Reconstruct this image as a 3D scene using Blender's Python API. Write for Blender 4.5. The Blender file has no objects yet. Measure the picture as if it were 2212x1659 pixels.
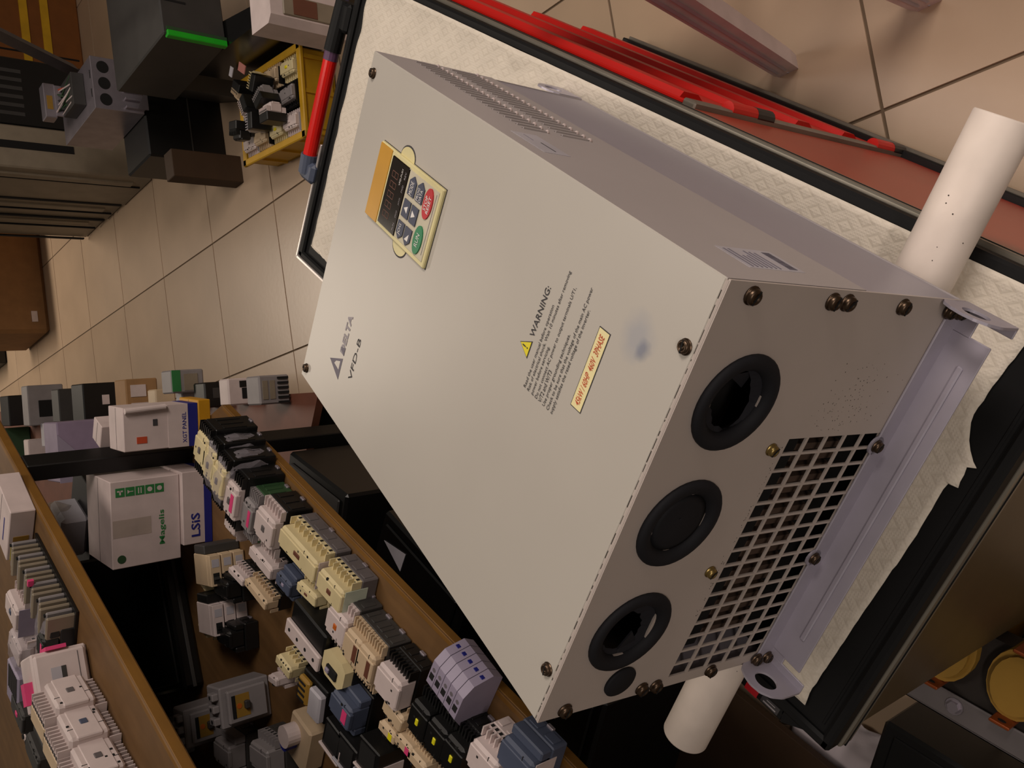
import bpy, bmesh, math, random
from mathutils import Matrix, Vector, Euler, noise as mnoise
random.seed(7)
SC = bpy.context.scene
COL = SC.collection
PI = math.pi
def lin(h):
    c = [int(h[i:i+2], 16) / 255 for i in (0, 2, 4)]
    return tuple(x / 12.92 if x <= .04045 else ((x + .055) / 1.055) ** 2.4 for x in c)

# ------------------------------------------------------------------ camera
F = 1944.894
CAM = Vector((.49532, -.2561, 1.42618))
R = Matrix(((.30138, -.59319, -.74652), (.85847, .50954, -.05832), (.41498, -.62329, .6628)))
cd = bpy.data.cameras.new('camera'); co = bpy.data.objects.new('camera', cd); COL.objects.link(co)
cd.sensor_fit = 'HORIZONTAL'; cd.sensor_width = 36; cd.lens = 36 * F / 2212; cd.clip_start = .02
mw = R.transposed().to_4x4(); mw.translation = CAM; co.matrix_world = mw
SC.camera = co
# ------------------------------------------------------------------ light
w = bpy.data.worlds.new('room_ambience'); SC.world = w; w.use_nodes = True
w.node_tree.nodes['Background'].inputs[0].default_value = (*lin('f4e6d6'), 1)
w.node_tree.nodes['Background'].inputs[1].default_value = .16
def area(name, loc, size, sy, power, col, rot=(0, 0, 0)):
    l = bpy.data.lights.new(name, 'AREA'); l.shape = 'RECTANGLE'; l.size = size; l.size_y = sy
    l.energy = power; l.color = lin(col); o = bpy.data.objects.new(name, l); COL.objects.link(o)
    o.location = loc; o.rotation_euler = rot; return o
area('ceiling_lamp_far', (-2.3, 5.6, 2.8), 1.3, .6, 95, 'ffeeda', (0, 0, .5))
area('ceiling_lamp_right', (2.3, .5, 2.7), .6, 1.3, 62, 'fff0e6', (0, .5, 0))
area('ceiling_lamp_near', (.9, -1.7, 2.6), 1.4, .6, 68, 'fff0e6', (-.5, 0, 0))
area('ceiling_lamp_middle', (.2, 1.6, 2.8), .5, 1.2, 22, 'fff0e2')
SC.view_settings.view_transform = 'Standard'; SC.view_settings.look = 'None'
SC.view_settings.exposure = -.45; SC.view_settings.gamma = 1.0; SC.view_settings.use_curve_mapping = False

# ------------------------------------------------------------------ helpers
def at(u, v, z):
    """where the sight line of photo pixel (u, v) meets the level z"""
    d = R.transposed() @ Vector(((u - 1106) / F, -(v - 829.5) / F, -1))
    t = (z - CAM.z) / d.z
    return CAM + d * t
MATS = {}
def mat(name, hexc, rough=.5, metal=0., var=.12, scale=18., bump=0., bscale=250., spec=.5, coat=0., emit=None, alpha=1., trans=0.):
    m = bpy.data.materials.new(name); m.use_nodes = True; nt = m.node_tree; b = nt.nodes['Principled BSDF']
    tc = nt.nodes.new('ShaderNodeTexCoord'); n = nt.nodes.new('ShaderNodeTexNoise')
    n.inputs['Scale'].default_value = scale; n.inputs['Detail'].default_value = 5
    nt.links.new(tc.outputs['Object'], n.inputs['Vector'])
    r = nt.nodes.new('ShaderNodeValToRGB'); c = lin(hexc)
    r.color_ramp.elements[0].position = .3; r.color_ramp.elements[1].position = .7
    r.color_ramp.elements[0].color = (*[x * (1 - var) for x in c], 1); r.color_ramp.elements[1].color = (*[min(1, x * (1 + var * .6)) for x in c], 1)
    nt.links.new(n.outputs['Fac'], r.inputs['Fac']); nt.links.new(r.outputs['Color'], b.inputs['Base Color'])
    b.inputs['Roughness'].default_value = rough; b.inputs['Metallic'].default_value = metal
    b.inputs['Specular IOR Level'].default_value = spec; b.inputs['Coat Weight'].default_value = coat
    if alpha < 1: b.inputs['Alpha'].default_value = alpha
    if trans: b.inputs['Transmission Weight'].default_value = trans
    if emit: b.inputs['Emission Color'].default_value = (*lin(emit[0]), 1); b.inputs['Emission Strength'].default_value = emit[1]
    if bump:
        n2 = nt.nodes.new('ShaderNodeTexNoise'); n2.inputs['Scale'].default_value = bscale; n2.inputs['Detail'].default_value = 3
        nt.links.new(tc.outputs['Object'], n2.inputs['Vector']); bp = nt.nodes.new('ShaderNodeBump')
        bp.inputs['Strength'].default_value = bump; bp.inputs['Distance'].default_value = .002
        nt.links.new(n2.outputs['Fac'], bp.inputs['Height']); nt.links.new(bp.outputs['Normal'], b.inputs['Normal'])
    MATS[name] = m; return m
P_ = dict(
 cover=('bbb5ab', .33, 0., .025, 9), panel=('b8aca4', .45, 0., .04, 12), chassis_low=('a09aa2', .42, .1, .04, 9), chassis=('aca4a2', .45, 0., .04, 9), bracket=('b0aab6', .38, .3), screw=('5a4a3c', .35, .9), brass=('a08a55', .35, .9),
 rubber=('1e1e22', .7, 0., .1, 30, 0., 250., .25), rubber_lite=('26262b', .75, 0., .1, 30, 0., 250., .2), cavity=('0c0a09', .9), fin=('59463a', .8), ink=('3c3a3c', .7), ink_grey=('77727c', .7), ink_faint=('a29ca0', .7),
 red_ink=('c04a28', .6), plate=('efe2a8', .45), warn=('e8d81a', .4), key_cream=('ddd29c', .4), key_gold=('c8932a', .35), key_face=('c8c0a8', .45), display=('1c140e', .12),
 key_blue=('3c4258', .45), key_red=('c01826', .4), key_green=('148050', .4), white_ink=('e8e4e0', .5), stickerg=('b4b0b6', .4), dirt=('3a342c', .9),
 tray=('0b0b0c', .6, 0., .1, 20, 0., 250., .3), trim_grey=('8a8478', .35, .5), silver=('d8d0cc', .25, .6), cart_red=('a83420', .3, 0., .05, 6), cart_front=('4a3c26', .4), cart_grey=('7e766a', .35, .4), rubber_wheel=('181818', .7),
 red=('c81206', .45, 0., .05, 6), red_tube=('d81208', .28), pipe=('e6d8cc', .5), tile=('b89a7c', .32), grout=('6a5844', .8), board=('72532f', .6), board_edge=('7c551a', .6), steel_black=('0c0b0b', .5),
 cream=('d8c89a', .5), white=('d0c0bc', .5), white_box=('cdbcb8', .6), grey=('8a8484', .5), grey_dark=('3a3836', .5), grey_mid=('625c5c', .5), black=('121212', .4), black_gloss=('101010', .2), lilac=('9a90a4', .5),
 beige=('c8b090', .5), tan=('a07a50', .7), orange=('c0601a', .5), pink=('e0447c', .5), yellow=('e0d81c', .5), blue=('20267e', .5), blue_grey=('4a5266', .5), mint=('c2cbb8', .5), brown_lab=('6a4030', .5),
 green=('2e7a40', .5), green_vivid=('1eae20', .4), copper=('a0522a', .4, .6), coil=('98742c', .5), core=('2e2824', .6, .3), paper=('d8ccd0', .7), purple=('94849c', .5), tape=('a87f48', .3),
 cardboard=('8e6840', .8), crate_yel=('c89a18', .5), ochre=('c08a14', .5), wood_orange=('7a4614', .6), cab_grey=('8a7e6c', .5), brown_dark=('3c2814', .7), plum=('5a3a5a', .4), steel=('a098a0', .35, .6), dk_green=('2c4a2c', .5), pinkbrown=('a86a60', .6), purple_dk=('322c48', .4))
for k, v in P_.items(): mat(k, *v)
def tweak(name, f):
    m = MATS[name]; nt = m.node_tree; f(nt, nt.nodes['Principled BSDF'])
def wood(nt, b):
    w_ = nt.nodes.new('ShaderNodeTexNoise'); w_.inputs['Scale'].default_value = 6; w_.inputs['Detail'].default_value = 8
    mp = nt.nodes.new('ShaderNodeMapping'); mp.inputs['Scale'].default_value = (9, .7, 9)
    tc = nt.nodes.new('ShaderNodeTexCoord'); nt.links.new(tc.outputs['Object'], mp.inputs[0]); nt.links.new(mp.outputs[0], w_.inputs['Vector'])
    old = b.inputs['Base Color'].links[0].from_socket
    mx = nt.nodes.new('ShaderNodeMix'); mx.data_type = 'RGBA'; mx.blend_type = 'MULTIPLY'; mx.inputs[0].default_value = .45
    rp = nt.nodes.new('ShaderNodeValToRGB'); rp.color_ramp.elements[0].color = (.55, .5, .45, 1); rp.color_ramp.elements[0].position = .35; rp.color_ramp.elements[1].position = .65
    nt.links.new(w_.outputs['Fac'], rp.inputs[0]); nt.links.new(old, mx.inputs[6]); nt.links.new(rp.outputs[0], mx.inputs[7]); nt.links.new(mx.outputs[2], b.inputs['Base Color'])
tweak('board', wood); tweak('board_edge', wood)
def stain(cx, cy, cz, r, hexc, amt):
    def f(nt, b):
        tc = nt.nodes.new('ShaderNodeTexCoord'); ds = nt.nodes.new('ShaderNodeVectorMath'); ds.operation = 'DISTANCE'
        nz = nt.nodes.new('ShaderNodeTexNoise'); nz.inputs['Scale'].default_value = 60
        nt.links.new(tc.outputs['Object'], nz.inputs['Vector'])
        av = nt.nodes.new('ShaderNodeVectorMath'); av.operation = 'MULTIPLY_ADD'; av.inputs[1].default_value = (.012, .012, .012)
        nt.links.new(nz.outputs['Color'], av.inputs[0]); nt.links.new(tc.outputs['Object'], av.inputs[2])
        nt.links.new(av.outputs[0], ds.inputs[0]); ds.inputs[1].default_value = (cx + .006, cy + .006, cz + .006)
        mr = nt.nodes.new('ShaderNodeMapRange'); mr.inputs[1].default_value = r * .3; mr.inputs[2].default_value = r; mr.inputs[3].default_value = amt; mr.inputs[4].default_value = 0
        nt.links.new(ds.outputs['Value'], mr.inputs[0])
        mx = nt.nodes.new('ShaderNodeMix'); mx.data_type = 'RGBA'; old = b.inputs['Base Color'].links[0].from_socket
        nt.links.new(mr.outputs[0], mx.inputs[0]); nt.links.new(old, mx.inputs[6]); mx.inputs[7].default_value = (*lin(hexc), 1); nt.links.new(mx.outputs[2], b.inputs['Base Color'])
    return f
# the blue-grey thumb mark and its faint halo on the lid
tweak('cover', stain(.298, .0425, .2325, .0085, '6c7284', .75)); tweak('cover', stain(.304, .052, .2325, .02, '8f95a4', .45))
def towel(nt, b):                                          # embossed lozenges and rows of dots on the paper towel
    tc = nt.nodes.new('ShaderNodeTexCoord'); sp = nt.nodes.new('ShaderNodeSeparateXYZ'); nt.links.new(tc.outputs['Object'], sp.inputs[0])
    def mth(op, a, c=None):
        n = nt.nodes.new('ShaderNodeMath'); n.operation = op
        for i, s in enumerate((a, c)):
            if s is None: continue
            if isinstance(s, (int, float)): n.inputs[i].default_value = s
            else: nt.links.new(s, n.inputs[i])
        return n.outputs[0]
    x, y = sp.outputs[0], sp.outputs[1]
    X = mth('MULTIPLY', x, 42.); Y = mth('MULTIPLY', y, 30.)
    tri = lambda s: mth('ABSOLUTE', mth('SUBTRACT', mth('FRACT', s), .5))
    a = mth('ADD', tri(X), tri(Y))                          # 0..1 rings of lozenges
    ring = mth('SUBTRACT', 1., mth('MINIMUM', mth('MULTIPLY', mth('ABSOLUTE', mth('SUBTRACT', mth('FRACT', mth('MULTIPLY', a, 2.)), .5)), 4.), 1.))
    dots = mth('MULTIPLY', mth('ADD', mth('SINE', mth('MULTIPLY', x, 2100.)), 1.), mth('ADD', mth('SINE', mth('MULTIPLY', y, 2100.)), 1.))
    h = mth('ADD', mth('MULTIPLY', ring, -.8), mth('MULTIPLY', mth('MULTIPLY', dots, .12), mth('SUBTRACT', 1., ring)))
    bp = nt.nodes.new('ShaderNodeBump'); bp.inputs['Strength'].default_value = .26; bp.inputs['Distance'].default_value = .0015
    nt.links.new(h, bp.inputs['Height']); nt.links.new(bp.outputs[0], b.inputs['Normal'])
    mx = nt.nodes.new('ShaderNodeMix'); mx.data_type = 'RGBA'; old = b.inputs['Base Color'].links[0].from_socket
    nt.links.new(mth('MULTIPLY', ring, .13), mx.inputs[0]); nt.links.new(old, mx.inputs[6]); mx.inputs[7].default_value = (*lin('a89a80'), 1); nt.links.new(mx.outputs[2], b.inputs['Base Color'])
mat('towel', 'ded4c4', .85, 0, .06, 30); tweak('towel', towel)
mat('film', 'c8c0c8', .12, 0, .1, 30, 1.0, 40, .6, 0, None, .28)      # clear crinkled plastic film
mat('film_dim', 'b8aa98', .2, 0, .2, 30, 1.0, 40, .5, 0, None, .40)

class MB:
    """gathers shapes into ONE mesh"""
    def __init__(s): s.bm = bmesh.new(); s.ms = []; s.X = Matrix.Identity(4)
    def mi(s, m):
        if m not in s.ms: s.ms.append(m)
        return s.ms.index(m)
    def _fin(s, verts, m):
        i = s.mi(m); fs = set()
        for v in verts:
            for f in v.link_faces: fs.add(f)
        for f in fs: f.material_index = i
    def box(s, x0, x1, y0, y1, z0, z1, m, b=0, X=None):
        M = s.X @ (X or Matrix.Identity(4)) @ Matrix.Translation(((x0+x1)/2, (y0+y1)/2, (z0+z1)/2)) @ Matrix.Diagonal((abs(x1-x0), abs(y1-y0), abs(z1-z0), 1))
        vs = bmesh.ops.create_cube(s.bm, size=1, matrix=M)['verts']; i = s.mi(m)
        fs = {f for v in vs for f in v.link_faces}
        for f in fs: f.material_index = i
        if b:
            es = list({e for v in vs for e in v.link_edges})
            bmesh.ops.bevel(s.bm, geom=es, offset=b, segments=1, affect='EDGES', material=i, clamp_overlap=True)
        return s
    def cyl(s, p0, p1, r, m, n=14, r2=None):
        p0, p1 = Vector(p0), Vector(p1); d = p1 - p0; L = d.length
        M = s.X @ Matrix.Translation((p0+p1)/2) @ d.to_track_quat('Z', 'Y').to_matrix().to_4x4()
        vs = bmesh.ops.create_cone(s.bm, cap_ends=True, segments=n, radius1=r, radius2=r if r2 is None else r2, depth=L, matrix=M)['verts']
        s._fin(vs, m); return s
    def ball(s, c, r, m, sx=1, sy=1, sz=1, n=10):
        M = s.X @ Matrix.Translation(c) @ Matrix.Diagonal((sx, sy, sz, 1))
        vs = bmesh.ops.create_uvsphere(s.bm, u_segments=n, v_segments=max(5, n//2+1), radius=r, matrix=M)['verts']; s._fin(vs, m); return s
    def prism(s, pts, ax, lo, hi, m):
        """polygon pts in the two other axes (cyclic order), pushed from lo to hi along ax"""
        def mk(p, h): return {'x': (h, p[0], p[1]), 'y': (p[0], h, p[1]), 'z': (p[0], p[1], h)}[ax]
        a = [s.bm.verts.new(s.X @ Vector(mk(p, lo))) for p in pts]; c = [s.bm.verts.new(s.X @ Vector(mk(p, hi))) for p in pts]
        i = s.mi(m); n = len(pts); fs = [s.bm.faces.new(a), s.bm.faces.new(c[::-1])]
        for k in range(n): fs.append(s.bm.faces.new((a[k], c[k], c[(k+1) % n], a[(k+1) % n])))
        bmesh.ops.recalc_face_normals(s.bm, faces=fs)
        for f in fs: f.material_index = i
        return s
    def quads(s, vs, fs, m):
        V = [s.bm.verts.new(s.X @ Vector(v)) for v in vs]; i = s.mi(m)
        for f in fs: s.bm.faces.new([V[k] for k in f]).material_index = i
        return s
    def lathe(s, prof, m, n=32, c=(0, 0, 0), ax='z', closed=False):
        """profile [(r, h)] spun round ax"""
        rows = []
        for r, h in prof:
            row = []
            for k in range(n):
                a = 2*PI*k/n; x, y = r*math.cos(a), r*math.sin(a)
                p = {'z': (x, y, h), 'y': (x, h, y), 'x': (h, x, y)}[ax]
                row.append(s.bm.verts.new(s.X @ (Vector(p) + Vector(c))))
            rows.append(row)
        i = s.mi(m); fs = []
        rng = range(len(rows)) if closed else range(len(rows)-1)
        for j in rng:
            A, B = rows[j], rows[(j+1) % len(rows)]
            for k in range(n): fs.append(s.bm.faces.new((A[k], A[(k+1) % n], B[(k+1) % n], B[k])))
        if not closed:
            if prof[0][0] > 1e-5: fs.append(s.bm.faces.new(rows[0]))
            if prof[-1][0] > 1e-5: fs.append(s.bm.faces.new(rows[-1]))
        bmesh.ops.recalc_face_normals(s.bm, faces=fs)
        for f in fs: f.material_index = i; f.smooth = True
        return s
    def mesh(s, name):
        me = bpy.data.meshes.new(name); s.bm.to_mesh(me); s.bm.free()
        for m in s.ms: me.materials.append(MATS[m])
        return me
    def build(s, name, parent=None, stuff=False, loc=None, smooth=None):
        o = bpy.data.objects.new(name, s.mesh(name)); COL.objects.link(o)
        if parent: o.parent = parent
        if stuff: o['kind'] = 'stuff'
        if loc: o.location = loc
        return o
def inst(name, me, parent=None, loc=(0, 0, 0), rot=(0, 0, 0), scale=None):
    o = bpy.data.objects.new(name, me); COL.objects.link(o); o.parent = parent; o.location = loc; o.rotation_euler = rot
    if scale: o.scale = scale
    return o
def tag(o, label, cat, group=None, kind=None):
    o['label'] = label; o['category'] = cat
    if group: o['group'] = group
    if kind: o['kind'] = kind
    return o
def thing(name, label, cat, loc=(0, 0, 0), rz=0., group=None, mw=None):
    o = bpy.data.objects.new(name, None); COL.objects.link(o); o.empty_display_size = .05
    if mw is not None: o.matrix_world = mw
    else: o.location = loc; o.rotation_euler = (0, 0, rz)
    return tag(o, label, cat, group)
def text(s, m, parent, X, width=None, height=None, name='lettering', shear=0., thick=.0003, bold=0., align='LEFT'):
    """words as thin raised letters; X carries text right/up/normal; width/height in metres"""
    cu = bpy.data.curves.new(name, 'FONT'); cu.body = s; cu.size = 1; cu.shear = shear; cu.offset = bold; cu.resolution_u = 2
    t = bpy.data.objects.new('tmp', cu); COL.objects.link(t); dg = bpy.context.evaluated_depsgraph_get()
    me = bpy.data.meshes.new_from_object(t.evaluated_get(dg)); bpy.data.objects.remove(t); bpy.data.curves.remove(cu)
    xs = [v.co.x for v in me.vertices]; ys = [v.co.y for v in me.vertices]
    x0, x1, y0, y1 = min(xs), max(xs), min(ys), max(ys); hy = y1 - y0
    sy = (height or .01) / hy; sx = (width / (x1 - x0)) if width else sy
    for v in me.vertices: v.co = Vector(((v.co.x - x0) * sx, (v.co.y - y0) * sy, thick))
    me.transform(X); me.materials.clear(); me.materials.append(MATS[m])
    o = bpy.data.objects.new(name, me); COL.objects.link(o); o.parent = parent; return o
def frame(o, r, u):
    """matrix with text origin o, reading direction r, up u"""
    r, u = Vector(r), Vector(u); n = r.cross(u); M = Matrix((r, u, n)).transposed().to_4x4(); M.translation = o; return M
T3 = Matrix.Translation
def RZ(a): return Matrix.Rotation(a, 4, 'Z')

# ------------------------------------------------------------------ floor with its tiles
ph = math.radians(130.09); cA = Vector((-math.sin(ph), math.cos(ph))); cB = Vector((math.cos(ph), math.sin(ph))); TS = .5055
fl = MB().box(-9, 9, -5, 12, -.06, -.004, 'grout').build('floor'); fl['kind'] = 'structure'
tme = []
for k in range(3):
    mat('tile%d' % k, ['b39b82', 'b79f86', 'ae967d'][k], .3, 0, .1, 3.5, .06, 60)
    tme.append(MB().box(-TS/2+.0028, TS/2-.0028, -TS/2+.0028, TS/2-.0028, -.012, 0, 'tile%d' % k, .0004).mesh('tile'))
for i in range(-14, 22):
    for j in range(-10, 24):
        c = cA * (-.677 + TS*(i+.5)) + cB * (.1035 + TS*(j+.5))
        p = R @ (Vector((c.x, c.y, 0)) - CAM)
        if p.z > -.25: continue
        u = 1106 + F*p.x/-p.z; v = 829.5 - F*p.y/-p.z
        m = 330 / max(.9, -p.z)
        if -260-m < u < 2212+260+m and -120-m < v < 1659+120+m and c.y < 8.5:
            inst('tile', tme[(i*7+j*3) % 3], fl, (c.x, c.y, 0), (0, 0, ph))

# ------------------------------------------------------------------ the inverter drive
OFF = Vector((0, 0, .74446))
RD = Matrix(((.99995, .00055, -.00955), (.00055, .99343, .11444), (.00955, -.11444, .99338)))
mwD = RD.to_4x4(); mwD.translation = OFF
W, L, D = .37, .5232, .2325
dr = thing('inverter_drive', 'large pale grey motor drive lying face up on paper towel, propped on white pipe', 'drive', mw=mwD)
def slab(mb, x0, x1, y0, y1, z0, z1, m, b=.0012): return mb.box(x0, x1, y0, y1, z0, z1, m, b)
# chassis: lower walls and base plate
m = MB()
m.box(0.0018, .004, .002, L-.001, -.034, .0935, 'chassis_low'); m.box(W-.004, W-.0018, .002, L-.001, -.034, .0935, 'chassis_low')
m.box(0.0008, W-.0008, L-.003, L-.001, -.034, .092, 'chassis'); m.box(.0008, W-.0008, .002, L-.001, -.034, -.0325, 'chassis'); m.box(.003, W-.003, .003, L-.003, -.0324, -.0312, 'cavity')  # last one: black sheet on the base plate, standing in for shade inside
m.build('chassis', dr)
# lid: front plate with side skirts, split line at z = .092
m = MB(); m.box(0, W, .0032, L, D-.002, D, 'cover', .0012)
m.box(0, .0018, .0032, L, .092, D-.001, 'chassis'); m.box(0.001, W-.001, L-.0018, L, .092, D-.001, 'chassis')
m.build('front_cover', dr)
# right skirt with two rows of louvre slots
vent = [(.166, .192), (.118, .150)]; n_s = 21; ya, yb = .302, .512
ycs = [ya + (yb-ya)*k/(n_s-1) for k in range(n_s)]
ys = [.0032, ya-.006]
for y in ycs: ys += [y-.0016, y+.0016]
ys += [yb+.006, L]
zs = [.092, .118, .150, .166, .192, D-.001]
m = MB(); vs, fs = [], []
for j, z in enumerate(zs):
    for i, y in enumerate(ys): vs.append((W, y, z))
ny = len(ys)
for j in range(len(zs)-1):
    for i in range(ny-1):
        slot = j in (1, 3) and 2 <= i <= ny-4 and i % 2 == 0
        if not slot: fs.append((j*ny+i, j*ny+i+1, (j+1)*ny+i+1, (j+1)*ny+i))
m.quads(vs, fs, 'chassis'); sk = m.build('side_skirt', dr)
so = sk.modifiers.new('thick', 'SOLIDIFY'); so.thickness = .0016; so.offset = -1
lm = MB().box(-.0002, .0014, -.0026, -.0012, -.5, .5, 'chassis', 0).ball((.0006, -.001, -.5), .0022, 'white', 1, 1, 1/ .028, 8).mesh('louver')
for z0, z1 in vent:
    for y in ycs: inst('louver', lm, dr, (W, y, (z0+z1)/2), (0, 0, 0), (1, 1, z1-z0))
# black blocks for the shade behind vents and grille, and the heat sink fins
MB().box(.004, W-.006, .25, L-.006, .095, D-.006, 'cavity').build('shade_block', dr)
m = MB()
for k in range(22):
    x = .012 + k*.0112; m.box(x, x+.0062, .035, L-.02, -.031, .034+.004*(k % 3), 'fin')
m.box(.008, .258, .060, L-.02, -.0310, -.026, 'fin'); m.box(.008, .258, .055, L-.02, .030, .10, 'cavity'); m.box(.006, .262, .0305, .034, .036, .102, 'cavity')
m.box(.262, W-.004, .06, L-.02, -.031, .09, 'cavity')
m.build('heat_sink', dr)
MB().box(.03, W-.03, .030, .070, -.0400, -.0341, 'chassis_low', .002).build('foot_rail', dr)
# bottom panel with grille and cable openings
gx0, gx1, nx = .0105, .2525, 16; px = (gx1-gx0)/nx
xs = [0.0]
for k in range(nx): xs += [gx0+k*px+.0011, gx0+(k+1)*px-.0011]
cz = [(.0781, .0988), (.0546, .0753), (.0311, .0518), (.0076, .0283), (-.0159, .0048)]
gro = [(.2845, .1775, .037, 'torn'), (.1845, .1775, .0375, 'whole'), (.081, .1755, .038, 'flap')]
for gx, gz, gr, _ in gro: xs += [gx-.0245, gx+.0245]
xs = sorted(set(round(x, 5) for x in xs + [W])); zl = [-.033] + [z for c in cz for z in c] + [.1535, .2005, D-.0006]
zl = sorted(set(round(z, 5) for z in zl))
m = MB(); nxv = len(xs); vs = [(x, 0, z) for z in zl for x in xs]; fs = []
for j in range(len(zl)-1):
    for i in range(nxv-1):
        xc, zc = (xs[i]+xs[i+1])/2, (zl[j]+zl[j+1])/2
        hole = any(a < zc < b for a, b in cz) and any(gx0+k*px+.0011 < xc < gx0+(k+1)*px-.0011 for k in range(nx))
        hole = hole or any(abs(xc-gx) < .0245 and .1535 < zc < .2005 for gx, gz, gr, _ in gro)
        if not hole: fs.append((j*nxv+i, j*nxv+i+1, (j+1)*nxv+i+1, (j+1)*nxv+i))
m.quads(vs, fs, 'panel'); bpn = m.build('bottom_panel', dr)
so = bpn.modifiers.new('thick', 'SOLIDIFY'); so.thickness = .0018; so.offset = -1
MB().cyl((0.001, .0022, D-.0020), (W-.001, .0022, D-.0020), .0021, 'panel', 10).build('rolled_edge', dr)
# grimy joint between lid and bottom panel
m = MB(); x = .002; rr = random.Random(3)
while x < W-.006:
    l = rr.uniform(.001, .010); m.box(x, x+l, .0030, .0032+rr.random()*.0004, D-.001, D+.00008, 'dirt'); x += l + rr.uniform(.001, .008)
m.build('dirty_joint', dr, True)
# rubber grommets
for gx, gz, gr, kind in gro:
    g = MB().lathe([(gr, -.0002), (gr, -.0022), (gr*.96, -.0040), (gr*.84, -.0046), (gr*.74, -.0032), (gr*.66, 0), (gr*.66, .006), (gr*.9, .006), (gr*.9, -.0002)], 'rubber', 40, (gx, 0, gz), 'y', True).build('grommet', dr)
    m = MB(); ri = gr*.69
    if kind == 'whole':
        m.lathe([(ri, .0005), (ri*.75, -.0012), (ri*.3, -.0022), (.0006, -.0024)], 'rubber', 32, (gx, 0, gz), 'y').ball((gx+.006, -.003, gz+.004), .0006, 'rubber_lite')
    else:
        n = 30; rr = random.Random(11 if kind == 'torn' else 5); inner = []
        for k in range(n):
            a = 2*PI*k/n
            q = (.80+.12*math.sin(2*a+.6)+.05*rr.uniform(-1, 1)) if kind == 'torn' else (.70+.16*math.sin(a-.6)+.05*rr.uniform(-1, 1))
            inner.append((gx+ri*q*math.cos(a), .004, gz+ri*q*math.sin(a)))
        outer = [(gx+ri*math.cos(2*PI*k/n), .001, gz+ri*math.sin(2*PI*k/n)) for k in range(n)]
        m.quads(outer+inner, [(k, (k+1) % n, n+(k+1) % n, n+k) for k in range(n)], 'rubber_lite')
        if kind == 'flap':
            m.quads([(gx-.022, .003, gz+.0), (gx-.016, .003, gz-.016), (gx+.0, -.001, gz-.002), (gx-.022, .0045, gz+.0), (gx-.016, .0045, gz-.016), (gx+.0, .0005, gz-.002)], [(0, 1, 2), (5, 4, 3), (0, 2, 5, 3), (1, 4, 5, 2), (0, 3, 4, 1)], 'rubber_lite')
        else:
            m.quads([(gx+.018, .004, gz+.012), (gx+.022, .004, gz-.010), (gx+.004, .012, gz-.016)], [(0, 1, 2)], 'rubber_lite')
    m.build('membrane', g)
MB().lathe([(.0150, -.0002), (.0150, -.002), (.0135, -.003), (.0006, -.0032)], 'rubber', 28, (.0247, 0, .160), 'y').build('hole_plug', dr)
MB().box(.05, .31, .045, .05, .12, .225, 'cavity').box(.272, .30, .03, .034, .165, .195, 'coil').build('terminal_cavity', dr)
# screws
def screw_mesh(m='screw', r=.0056):
    return (MB().lathe([(r*1.15, 0), (r*1.15, .0008), (r*.95, .0009), (r, .0016), (r*.98, .0036), (r*.8, .0048), (r*.55, .0050), (r*.5, .0034), (.0001, .0034)], m, 16)
            .box(-r*.9, r*.9, -.0006, .0006, .0045, .0051, 'cavity').mesh('screw'))
SM, SMB = screw_mesh(), screw_mesh('brass', .0046)
rxm = (PI/2, 0, 0)
for x, z in ((.3615, .2090), (.3615, .1285), (.3615, .1125), (.3615, .0462), (.3615, -.013), (.3615, -.029),
             (.0075, .2090), (.0075, .1280), (.0062, .1112), (.0060, .0447), (.0065, -.0145), (.0055, -.0295)):
    inst('screw', SM, dr, (x, -.0004 if z > -.01 else -.0024, z), (PI/2, random.random(), 0))
for x, y in ((.3502, .5135), (.0140, .5125), (.3192, .0112), (.0455, .0110)): inst('screw', SM, dr, (x, y, D), (0, 0, random.random()), (.85, .85, .8))
for x, z in ((.2435, .1145), (.1295, .1145)): inst('brass_screw', SMB, dr, (x, -.0002, z), (PI/2, .6, 0))
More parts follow.
